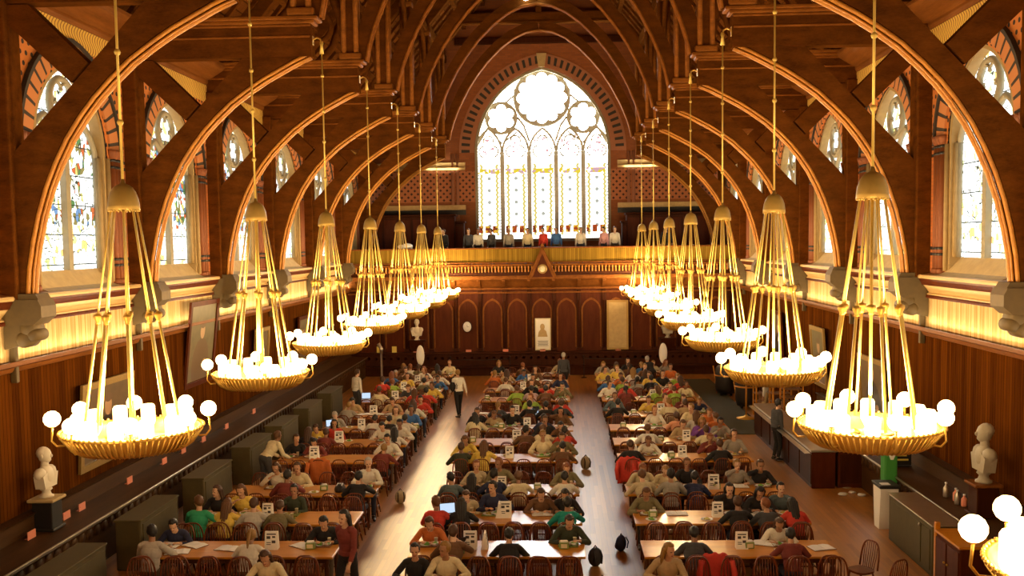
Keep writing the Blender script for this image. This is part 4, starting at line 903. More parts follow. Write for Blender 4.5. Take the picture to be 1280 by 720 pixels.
for a in range(4): mb.tube([(0,0,1.68),(.14*math.cos(a*PI/2),.14*math.sin(a*PI/2),1.72),(.17*math.cos(a*PI/2),.17*math.sin(a*PI/2),1.82)], .014, 6)
mb.build('hooks', M['moulding'], t); tag(t, 'brass coat stand on a round base at the right of the far tables', 'coat stand')
for i, (x, y) in enumerate(((7.5,38.6),(7.75,35.6))):
    t = empty('dish_cart', (x, y, 0)); mb = MB(); mb.lathe([(.36,.1),(.42,.3),(.44,.8),(.40,1.1),(.30,1.22),(.0001,1.25)], 20); mb.build('drum', M['iron'], t)
    mb = MB(); mb.tube([(.45*math.cos(2*PI*k/20),.45*math.sin(2*PI*k/20),.82) for k in range(20)], .03, 6, closed=True); mb.tube([(-.35,0,.1),(-.5,0,1.2)], .025, 6); mb.tube([(.35,0,.1),(.5,0,1.2)], .025, 6); mb.build('wooden_rim', M['moulding'], t)
    mb = MB()
    for a in range(4): mb.ball((.28*math.cos(a*PI/2+.7),.28*math.sin(a*PI/2+.7),.05), .05, 8)
    mb.build('casters', M['black'], t); tag(t, ('farther' if i == 0 else 'nearer') + ' dark round drum-shaped cart by the right wall beyond the counter', 'cart', 'drum carts by the right wall')
for i, (x, y) in enumerate(((8.0,33.9),(8.2,32.2),(8.35,31.3))):
    t = empty('tray_rack', (x, y, 0)); mb = MB()
    for dx in (-.3,.3):
        for dy in (-.25,.25): mb.box((dx,dy,.8),(.05,.05,1.6))
    mb.box((0,0,1.6),(.7,.6,.04)); mb.build('rack_frame', M['moulding'], t)
    for k in range(5): mb = MB(); mb.box((0,0,.25+.28*k),(.62,.52,.03),bev=.01); mb.build('rack_shelf', M['tray'], t)
    tag(t, 'wooden tray rack by the right wall, ' + ORD[i+1] + ' from the screen', 'rack', 'tray racks by the right wall')
t = empty('lamp_pole', (-6.9, 41.2, 0)); mb = MB(); mb.lathe([(.2,0),(.2,.03),(.05,.06),(.045,1.5)], 14); mb.build('pole', M['steel'], t); mb = MB(); mb.tube([(0,0,1.5),(.02,0,1.7),(-.12,0,1.95)], [.06,.08,.07], 10); mb.build('lamp_head', M['steel'], t); tag(t, 'grey leaning pole lamp at the far left end of the tables', 'lamp')
# ------------------------------------------------------------------ dining tables and bow-back chairs
ROWY = [16.85, 18.82, 20.98, 24.15, 26.15, 28.15, 30.35, 33.4, 35.6, 37.6, 39.7]
TD = .94; TZ = .75
def span(col, y):
    t = max(0, min(1, (y-16.85)/20))
    if col == 'left': return -6.72 + .75*t, -3.22 - .38*t
    if col == 'middle': return -1.90 - .12*t, 1.22 - .05*t
    return 2.24 + .06*t, 5.62 - .05*t
COLS = ('left', 'middle', 'right')
def where(col, i): return '%s table from the front, %s column' % (ORD[i+1], col)
for col in COLS:
    for i, y in enumerate(ROWY):
        a, b = span(col, y); L = b-a
        t = empty('dining_table', ((a+b)/2, y, 0))
        mb = MB(); mb.box((0,0,TZ-.022), (L, TD, .044), bev=.012); mb.build('tabletop', M['table'], t)
        mb = MB()
        for s2 in (-1,1): mb.box((0, s2*(TD/2-.09), TZ-.09), (L-.3, .03, .09)); mb.box((s2*(L/2-.16), 0, TZ-.09), (.03, TD-.2, .09))
        mb.build('apron', M['tabledark'], t)
        for sx in (-1,1):
            for sy in (-1,1):
                mb = MB(); mb.lathe([(.03,0),(.034,.04),(.028,.1),(.04,.3),(.046,.5),(.03,.56),(.045,.6),(.045,.71)], 10, (sx*(L/2-.13), sy*(TD/2-.11), 0)); mb.build('leg', M['tabledark'], t)
        mb = MB(); mb.box((0,0,.2), (L-.5,.06,.06), bev=.01); mb.build('stretcher', M['tabledark'], t)
        tag(t, 'long varnished wooden dining table, ' + where(col, i), 'table', 'long dining tables')
def chair_parts():
    """faces +Y (towards its table)"""
    P = {}
    mb = MB(); pts = [(.20*math.copysign(abs(math.cos(a))**.7, math.cos(a)), .01+.20*math.copysign(abs(math.sin(a))**.75, math.sin(a))) for a in [2*PI*i/20 for i in range(20)]]
    mb.prism(pts, lambda u,w,d: (u,w,d), .425, .458); mb.prism([(a*.86,b*.86) for a,b in pts], lambda u,w,d: (u,w,d), .412, .426); P['seat'] = mb
    mb = MB(); bow = []
    for i in range(17):
        a = PI*i/16; x = -.20*math.copysign(abs(math.cos(a))**.6, math.cos(a)); z = .455 + .47*abs(math.sin(a))**.62; bow.append((x, -.165 - .17*(z-.455), z))
    mb.tube(bow, .0155, 8); P['back_bow'] = mb
    mb = MB()
    for k in range(7):
        x = -.138+.046*k; zt = .455 + .47*(1-abs(x/.205)**2.6)**.5*.99; mb.tube([(x*.85,-.155,.45),(x,-.165-.17*(zt-.455)*.5,(.455+zt)/2),(x,-.165-.17*(zt-.455),zt)], [.007,.0095,.006], 6)
    P['spindles'] = mb
    legs = []
    for sx in (-1,1):
        for sy in (-1,1):
            mb = MB(); a = Vector((sx*.13, .01+sy*.13, .42)); b = Vector((sx*.20, .01+sy*(.19 if sy>0 else .21), 0)); mb.tube([a+(b-a)*t for t in (0,.3,.55,.62,.7,1)], [.015,.021,.022,.014,.021,.012], 8); legs.append(mb)
    mb = MB()
    for sx in (-1,1): mb.tube([(sx*.17,-.15,.19),(sx*.17,.16,.19)], [.012,.012], 6)
    mb.tube([(-.17,.01,.19),(0,.01,.19),(.17,.01,.19)], [.011,.015,.011], 6); P['stretcher'] = mb
    return P, legs
CP, CL = chair_parts()
chair_me = {k: v.mesh(k, M['chair']) for k, v in CP.items()}; leg_me = [l.mesh('leg', M['chair']) for l in CL]
whole = MB()
for mb in list(CP.values()) + CL: whole.add(mb.v, mb.f, 0, True)
whole_me = whole.mesh('dining_chair', M['chair'])
def add_chair(x, y, rz, label, full):
    if full:
        t = empty('dining_chair', (x,y,0), rz)
        for k, me in chair_me.items(): put(k, me, t)
        for me in leg_me: put('leg', me, t)
    else:
        t = put('dining_chair', whole_me, None, (x,y,0)); t.rotation_euler = (0,0,rz)
    return tag(t, label, 'chair', 'bow-back dining chairs')
SEATS = {}       # (column, row, side, seat) -> (x, y, facing)
rng = random.Random(3)
for col in COLS:
    for i, y in enumerate(ROWY):
        a, b = span(col, y)
        n = 6
        for side in ('near', 'far'):
            if i == len(ROWY)-1 and side == 'far' and False: continue
            for k in range(n):
                x = a + .06 + (b-a-.12)*(k+.5)/n + rng.uniform(-.03,.03)
                s2 = -1 if side == 'near' else 1
                SEATS[(col, i, side, k)] = [x, y + s2*(TD/2+.215), 0 if side == 'near' else PI]
def seat_words(col, i, side, k): return '%s seat, %s side, %s table, %s column' % (ORD[k+1], side, ORD[i+1], col)
FAR = MB()
for (col, i, side, k), (x, y, rz) in SEATS.items():
    pull = rng.uniform(-.02,.05); s2 = -1 if side == 'near' else 1
    if i < 8: add_chair(x, y + s2*pull, rz + rng.uniform(-.06,.06), 'reddish wooden bow-back chair, ' + seat_words(col, i, side, k), i < 6)
    else:
        Mx = Matrix.Translation((x, y + s2*pull, 0)) @ Matrix.Rotation(rz + rng.uniform(-.06,.06), 4, 'Z'); FAR.add([Mx @ Vector(v) for v in whole.v], whole.f, 0, True)
tag(FAR.build('dining_chairs', M['chair']), 'reddish wooden chairs crowded round the three farthest rows of tables', 'chairs', kind='stuff')
# chairs of the row just out of frame whose backs show at the bottom edge
for col in COLS:
    a, b = span(col, 16.85)
    for k in range(6):
        x = a + (b-a)*(k+.5)/6
        SEATS[(col, -1, 'far', k)] = [x, 14.9 + TD/2+.215, PI]
        add_chair(x, 14.9 + TD/2 + .24, PI + rng.uniform(-.1,.1), 'wooden bow-back chair facing the camera at the bottom edge, %s from the left, %s column' % (ORD[k+1], col), True)
add_chair(6.02, 16.6, PI/2+.5, 'reddish wooden chair turned sideways at the right end of the first right-column table', True)
add_chair(6.25, 15.9, .5, 'reddish wooden chair alone in the right aisle at the bottom edge', True)
# ------------------------------------------------------------------ people: one continuous body per pose; clothes and hair are children
def ik(a, c, l1, l2, pole):
    a, c = Vector(a), Vector(c); d = c-a; L = min(d.length, (l1+l2)*.995); t = d.normalized()
    x = (l1*l1 - l2*l2 + L*L)/(2*L); h = math.sqrt(max(l1*l1-x*x, 1e-6))
    p = Vector(pole); p = (p - t*p.dot(t)).normalized()
    return a + t*x + p*h, a + t*L
def make_pose(name, seated=True, lean=.25, nod=.3, turn=0., hands=None, step=0.):
    """faces +Y; origin on the floor under the hips. Returns meshes and the head matrix."""
    b = MB(); bones = []
    def cap(p, q, r1, r2, grp, flat=1.0, n=10): b.capsule(p, q, r1, r2, n, flat); bones.append((Vector(p), Vector(q), r1, r2, grp))
    hz = .53 if seated else .93
    hip = Vector((0, 0, hz)); up = Vector((0, math.sin(lean), math.cos(lean))); fw = Vector((0, math.cos(lean), -math.sin(lean)))
    sp = lambda h, f=0., s=0.: hip + up*h + fw*f + Vector((s, 0, 0))
    Mr = Matrix((Vector((1,0,0)), fw, up)).transposed()
    def ell(h, f, r, grp): b.ball(sp(h, f), r, 16, 0, Mr); bones.append((sp(h, f), sp(h, f)+Vector((0,0,.001)), min(r[0], r[1])*1.1, min(r[0], r[1])*1.1, grp))
    ell(.03, -.01, (.172,.125,.13), 'pelvis'); ell(.17, .0, (.150,.108,.15), 'torso'); ell(.33, .005, (.172,.118,.17), 'torso'); ell(.42, -.005, (.165,.09,.10), 'torso')
    cap(sp(.455,0,-.13), sp(.455,0,.13), .058, .058, 'torso')
    neck = sp(.50, .005); ht = neck + up*.05 + fw*.02
    cap(sp(.44), ht + Vector((0,0,.03)), .062, .052, 'neck')
    Hm = Matrix.Translation(ht + Vector((0,0,.02))) @ Matrix.Rotation(turn, 4, 'Z') @ Matrix.Rotation(-nod, 4, 'X')
    H3 = Hm.to_3x3(); hp = lambda x, y, z: Hm @ Vector((x, y, z))
    b.ball(hp(0,.0,.125), (.076,.094,.112), 18, 0, H3); b.ball(hp(0,.035,.055), (.054,.062,.062), 14, 0, H3); b.ball(hp(0,.08,.008), (.026,.022,.02), 8, 0, H3)
    b.ball(hp(0,.098,.085), (.014,.022,.026), 8, 0, H3); b.ball(hp(0,.10,.078), (.017,.015,.012), 8, 0, H3)
    for s2 in (-1,1): b.ball(hp(s2*.077,-.005,.10), (.011,.022,.032), 8, 0, H3); b.ball(hp(s2*.032,.083,.125), (.022,.014,.010), 8, 0, H3)
    b.ball(hp(0,.094,.042), (.022,.012,.009), 8, 0, H3)
    bones.append((hp(0,.0,.05), hp(0,0,.16), .09, .09, 'head'))
    hands = hands or {}
    tips = {}
    for s2 in (-1,1):
        sh = sp(.44, 0, s2*.175)
        tgt = Vector(hands.get(s2, (s2*.17, .42, .79) if seated else (s2*.24, .06, .80)))
        el, wr = ik(sh, tgt, .285, .255, (s2*.8, -.35, -.55) if seated else (s2*.25, -1, -.1))
        cap(sh, el, .050, .040, 'uarm'); cap(el, wr, .040, .027, 'farm')
        d = (wr-el).normalized(); palmdir = d
        if seated and s2 not in hands: palmdir = Vector((d.x, d.y, min(d.z, 0)*.2)).normalized()
        side = Vector((0,0,1)).cross(palmdir)
        side = side.normalized() if side.length > .2 else Vector((0,1,0)); nrm = side.cross(palmdir).normalized()
        if nrm.z > 0: nrm = -nrm            # palm side faces down / inwards
        kn = wr + palmdir*.085
        cap(wr, kn, .026, .030, 'hand', .6)
        for f, off, ln in ((0,-.031,.062),(1,-.0105,.074),(2,.0105,.078),(3,.031,.066)):
            p0 = wr + palmdir*.08 + side*off; p1 = p0 + (palmdir + nrm*.25 + side*off*4)*ln*.45; p2 = p1 + (palmdir*.7 + nrm*.7)*ln*.33; p3 = p2 + (palmdir*.35 + nrm*.9)*ln*.25
            for u, v, r1, r2 in ((p0,p1,.0090,.0085),(p1,p2,.0085,.0078),(p2,p3,.0078,.0070)): cap(u, v, r1, r2, 'hand', 1, 7)
        tb = wr + palmdir*.03 - side*s2*-.026*-1; tb = wr + palmdir*.03 + side*(s2*.03 if side.x*s2 < 0 else -s2*.03)
        inward = Vector((-s2, 0, 0)); sd = side if side.dot(inward) > 0 else -side
        tb = wr + palmdir*.028 + sd*.022; t1 = tb + (palmdir*.6 + sd*.8)*.036; t2 = t1 + (palmdir*.95 + sd*.1 + nrm*.3)*.030
        cap(tb, t1, .0115, .0100, 'hand', 1, 7); cap(t1, t2, .0100, .0085, 'hand', 1, 7)
    for s2 in (-1,1):
        hj = hip + Vector((s2*.09, 0, -.01))
        if seated:
            kn = Vector((s2*.13, .43, .50)); an = Vector((s2*.12, .38 - .05*s2, .085))
        else:
            an = Vector((s2*.10, s2*step - .02, .085)); kn, an = ik(hj, an, .43, .42, (0, 1, 0))
        cap(hj, kn, .085, .057, 'leg'); cap(kn, an, .055, .037, 'leg')
        cap(an + Vector((0,-.03,-.035)), an + Vector((s2*.03,.155,-.052)), .042, .030, 'foot', .8); cap(an, an + Vector((s2*.01,.05,-.035)), .042, .04, 'foot')
    me = b.mesh('tmp', M['skin'], recalc=False)
    o = bpy.data.objects.new('tmp', me); COL.objects.link(o)
    m = o.modifiers.new('r', 'REMESH'); m.mode = 'VOXEL'; m.voxel_size = .0085; m.use_smooth_shade = True
    m = o.modifiers.new('s', 'SMOOTH'); m.factor = .5; m.iterations = 2
    dg = bpy.context.evaluated_depsgraph_get(); body = bpy.data.meshes.new_from_object(o.evaluated_get(dg)); body.name = 'person_' + name
    bpy.data.objects.remove(o); bpy.data.meshes.remove(me)
    n = len(body.vertices); co_ = np.empty(n*3); body.vertices.foreach_get('co', co_); co_ = co_.reshape(-1,3)
    no_ = np.empty(n*3); body.vertices.foreach_get('normal', no_); no_ = no_.reshape(-1,3)
    groups = sorted({x[4] for x in bones}); best = np.full(n, 1e9); gi = np.zeros(n, int)
    par = np.zeros(n)
    for p, q_, r1, r2, g in bones:
        p, q_ = np.array(p), np.array(q_); d = q_-p; L = max(d@d, 1e-12); t = np.clip(((co_-p)@d)/L, 0, 1)
        ds = np.linalg.norm(co_ - (p + t[:,None]*d), axis=1) - (r1+(r2-r1)*t); k = ds < best
        best[k] = ds[k]; gi[k] = groups.index(g); par[k] = t[k]
    G = {g: gi == groups.index(g) for g in groups}
    # face colours of the body: eyes and lips are patches of the same skin mesh
    for mm in (M['skin'], M['eye'], M['lip']):
        if mm.name not in body.materials: body.materials.append(mm)
    inv = np.array(Hm.inverted()); hl = co_@inv[:3,:3].T + inv[:3,3]
    vm = np.zeros(n, int)
    for s2 in (-1,1): vm[((hl[:,0]-s2*.031)/.012)**2 + ((hl[:,2]-.110)/.0065)**2 + np.where(hl[:,1]>.05,0,9) < 1] = 1
    vm[(hl[:,0]/.026)**2 + ((hl[:,2]-.043)/.011)**2 + np.where(hl[:,1]>.06,0,9) < 1] = 2
    idx = np.empty(len(body.polygons)*4, int) if all(len(p.vertices) == 4 for p in body.polygons) else None
    polys = [tuple(p.vertices) for p in body.polygons]
    mi = [max(vm[i] for i in p) if G['head'][p[0]] or vm[p[0]] else 0 for p in polys]
    body.polygons.foreach_set('material_index', mi); body.polygons.foreach_set('use_smooth', [True]*len(polys)); body.update()
    def garment(nm, mask, off, mat, wr=.006):
        keep = [p for p in polys if all(mask[i] for i in p)]
        ids = sorted({i for p in keep for i in p}); mp = {v: k for k, v in enumerate(ids)}
        vs = []
        for i in ids:
            c = Vector(co_[i]); w = noise.noise(c*9)*wr + noise.noise(c*23)*wr*.4; vs.append(c + Vector(no_[i])*(off + w))
        me = bpy.data.meshes.new(nm); fs = [tuple(mp[i] for i in p) for p in keep]
        edge = {}
        for f in fs:
            for a_, b_ in zip(f, f[1:]+f[:1]): edge[(a_, b_)] = 1
        rim = [(a_, b_) for (a_, b_) in edge if (b_, a_) not in edge]; inner = {}
        for a_, b_ in rim:
            for v in (a_, b_):
                if v not in inner: inner[v] = len(vs); vs.append(Vector(co_[ids[v]]) - Vector(no_[ids[v]])*.004)
        fs += [(b_, a_, inner[a_], inner[b_]) for a_, b_ in rim]
        me.from_pydata(vs, [], fs); me.materials.append(mat); me.polygons.foreach_set('use_smooth', [True]*len(fs)); me.update(); return me
    zrel = (co_ - np.array(hip))@np.array(up)
    out = {'body': body, 'H': Hm}
    out['shirt'] = garment('shirt', (G['torso'] | G['uarm'] | (G['farm'] & (par < .88)) | (G['pelvis'] & (zrel > .02)) | (G['neck'] & (par < .25))), .013, M['cloth'])
    out['tshirt'] = garment('t_shirt', (G['torso'] | (G['uarm'] & (par < .72)) | (G['pelvis'] & (zrel > .02)) | (G['neck'] & (par < .12))), .012, M['cloth'])
    out['trousers'] = garment('trousers', ((G['pelvis'] & (zrel < .06)) | (G['leg'])), .010, M['cloth'])
    out['shoes'] = garment('shoes', G['foot'], .006, M['shoe'], .001)
    return out
def hair_mesh(kind):
    b = MB(); v0 = []
    n = 22; k = 14
    def pt(a, t):
        d = Vector((math.sin(t)*math.cos(a), math.sin(t)*math.sin(a), math.cos(t)))
        return d
    vs = []; fs = []
    for i in range(k+1):
        t = PI*i/k
        for j in range(n):
            d = pt(2*PI*j/n, max(t, .001)); r = Vector((.089, .108, .116)); p = Vector((d.x*r.x, d.y*r.y - .006, d.z*r.z + .131))
            face = (d.y > .35 and p.z < .185 - .0*abs(d.x)) or (p.z < (.075 if kind != 'short' else .07) and d.y > -.25) or p.z < .02
            if face: p = Vector((d.x*.055, d.y*.06, d.z*.08 + .12))
            vs.append(p + Vector((noise.noise(d*3), noise.noise(d*3+Vector((5,0,0))), noise.noise(d*4)))*.016)
    for i in range(k):
        for j in range(n): fs.append((i*n+j, i*n+(j+1)%n, (i+1)*n+(j+1)%n, (i+1)*n+j))
    b.add(vs, fs, 0, True)
    if kind == 'long':
        for s2, y, ln in ((-.055,-.07,.30),(-.02,-.088,.34),(.02,-.088,.34),(.055,-.07,.30),(-.082,-.02,.26),(.082,-.02,.26)):
            b.capsule((s2, y, .12), (s2*1.05, y-.035, .12-ln), .034, .022, 8)
    if kind == 'ponytail':
        b.ball((0,-.115,.16), .030, 8); b.capsule((0,-.125,.155), (0,-.155,-.02), .026, .034, 8); b.capsule((0,-.155,-.02), (0,-.14,-.14), .034, .014, 8)
    if kind == 'bun': b.ball((0,-.10,.205), .045, 10)
    return b.mesh('hair', M['hair'], recalc=False)
HAIR = {k: hair_mesh(k) for k in ('short','long','ponytail','bun')}
PO = {}
PO['eating'] = make_pose('eating', lean=.30, nod=.35, hands={1: (.10, .36, .96), -1: (-.20, .40, .80)})
PO['hunched'] = make_pose('hunched', lean=.46, nod=.55, hands={1: (.16, .46, .80), -1: (-.16, .46, .80)})
PO['upright'] = make_pose('upright', lean=.06, nod=.1, turn=.15, hands={1: (.20, .36, .81), -1: (-.13, .38, .81)})
PO['talking'] = make_pose('talking', lean=.18, nod=.12, turn=-.7, hands={1: (.12, .40, .83), -1: (-.24, .38, .81)})
PO['turned'] = make_pose('turned', lean=.22, nod=.2, turn=.75, hands={1: (.22, .40, .81), -1: (-.10, .42, .82)})
PO['chin'] = make_pose('chin', lean=.32, nod=.15, turn=.1, hands={1: (.06, .26, 1.06), -1: (-.18, .42, .80)})
PO['standing'] = make_pose('standing', False, lean=.04, nod=.15)
PO['walking'] = make_pose('walking', False, lean=.06, nod=.1, step=.2, hands={1: (.25,-.12,.86), -1: (-.25,.22,.88)})
PO['bending'] = make_pose('bending', False, lean=.75, nod=.2, step=.06, hands={1: (.2,.62,.86), -1: (-.2,.60,.86)})
C_ = dict(white=(.78,.74,.62), cream=(.76,.66,.40), yellow=(.80,.58,.10), black=(.014,.012,.012), charcoal=(.06,.06,.065), grey=(.36,.33,.27), lightgrey=(.52,.49,.42), olive=(.20,.17,.08), darkgreen=(.04,.05,.025),
    teal=(.01,.30,.24), green=(.03,.36,.17), red=(.62,.05,.03), maroon=(.20,.035,.025), orange=(.60,.16,.03), peach=(.78,.36,.20), brown=(.16,.075,.03), tan=(.50,.36,.18), beige=(.55,.46,.28),
    navy=(.02,.025,.07), blue=(.05,.16,.42), purple=(.25,.08,.42), pink=(.70,.38,.40), lavender=(.52,.36,.38), lime=(.32,.48,.06), slate=(.10,.14,.15))
CW = dict(lightgrey='light grey', darkgreen='dark green')
HC = dict(black=(.012,.009,.007), brown=(.07,.028,.010), light=(.125,.05,.013), blond=(.30,.16,.032), red=(.24,.075,.02), grey=(.45,.42,.36))
HN = dict(black='black', brown='brown', light='light brown', blond='blond', red='auburn', grey='grey')
SK = [(.62,.36,.21),(.56,.31,.17),(.66,.41,.26),(.40,.21,.11),(.30,.15,.08)]
prng = random.Random(11)
def add_person(pose, loc, rz, shirt, hair, style, label, short=False, group=None, sc=1.0, legs=None):
    P = PO[pose]; pr = put('person', P['body'], None, loc); pr.rotation_euler = (0,0,rz); pr.scale = (sc,)*3; pr.color = (*prng.choice(SK), 1)
    s = put('t_shirt' if short else 'shirt', P['tshirt' if short else 'shirt'], pr); s.color = (*C_[shirt], 1)
    tr_ = put('trousers', P['trousers'], pr); tr_.color = (*(C_[legs] if legs else prng.choice([(.02,.025,.05),(.015,.014,.014),(.05,.06,.10),(.12,.09,.05)])), 1)
    put('shoes', P['shoes'], pr)
    h = put('hair', HAIR[style], pr, mat4=P['H']); h.color = (*HC[hair], 1)
    return tag(pr, label, 'person', group)
def colour(c): return CW.get(c, c)
taken = {}
POSEW = {'eating':'eating','hunched':'hunched','upright':'upright','talking':'turned left','turned':'turned right','chin':'chin on hand'}
def sit(col, i, side, k, shirt, hair='black', style='short', pose='eating', short=False):
    if (col, i, side, k) in taken: return
    x, y, rz = SEATS[(col, i, side, k)]; s2 = -1 if side == 'near' else 1
    taken[(col, i, side, k)] = shirt
    wh = seat_words(col, i, side, k) if i >= 0 else '%s seat along the bottom edge, %s column' % (ORD[k+1], col)
    lab = 'person in %s with %s hair, %s' % (colour(shirt), HN[hair], wh)
    add_person(pose, (x + prng.uniform(-.03,.03), y - s2*.02, 0), rz + prng.uniform(-.12,.12), shirt, hair, style, lab, short, 'diners at the long tables', prng.uniform(.96,1.03))
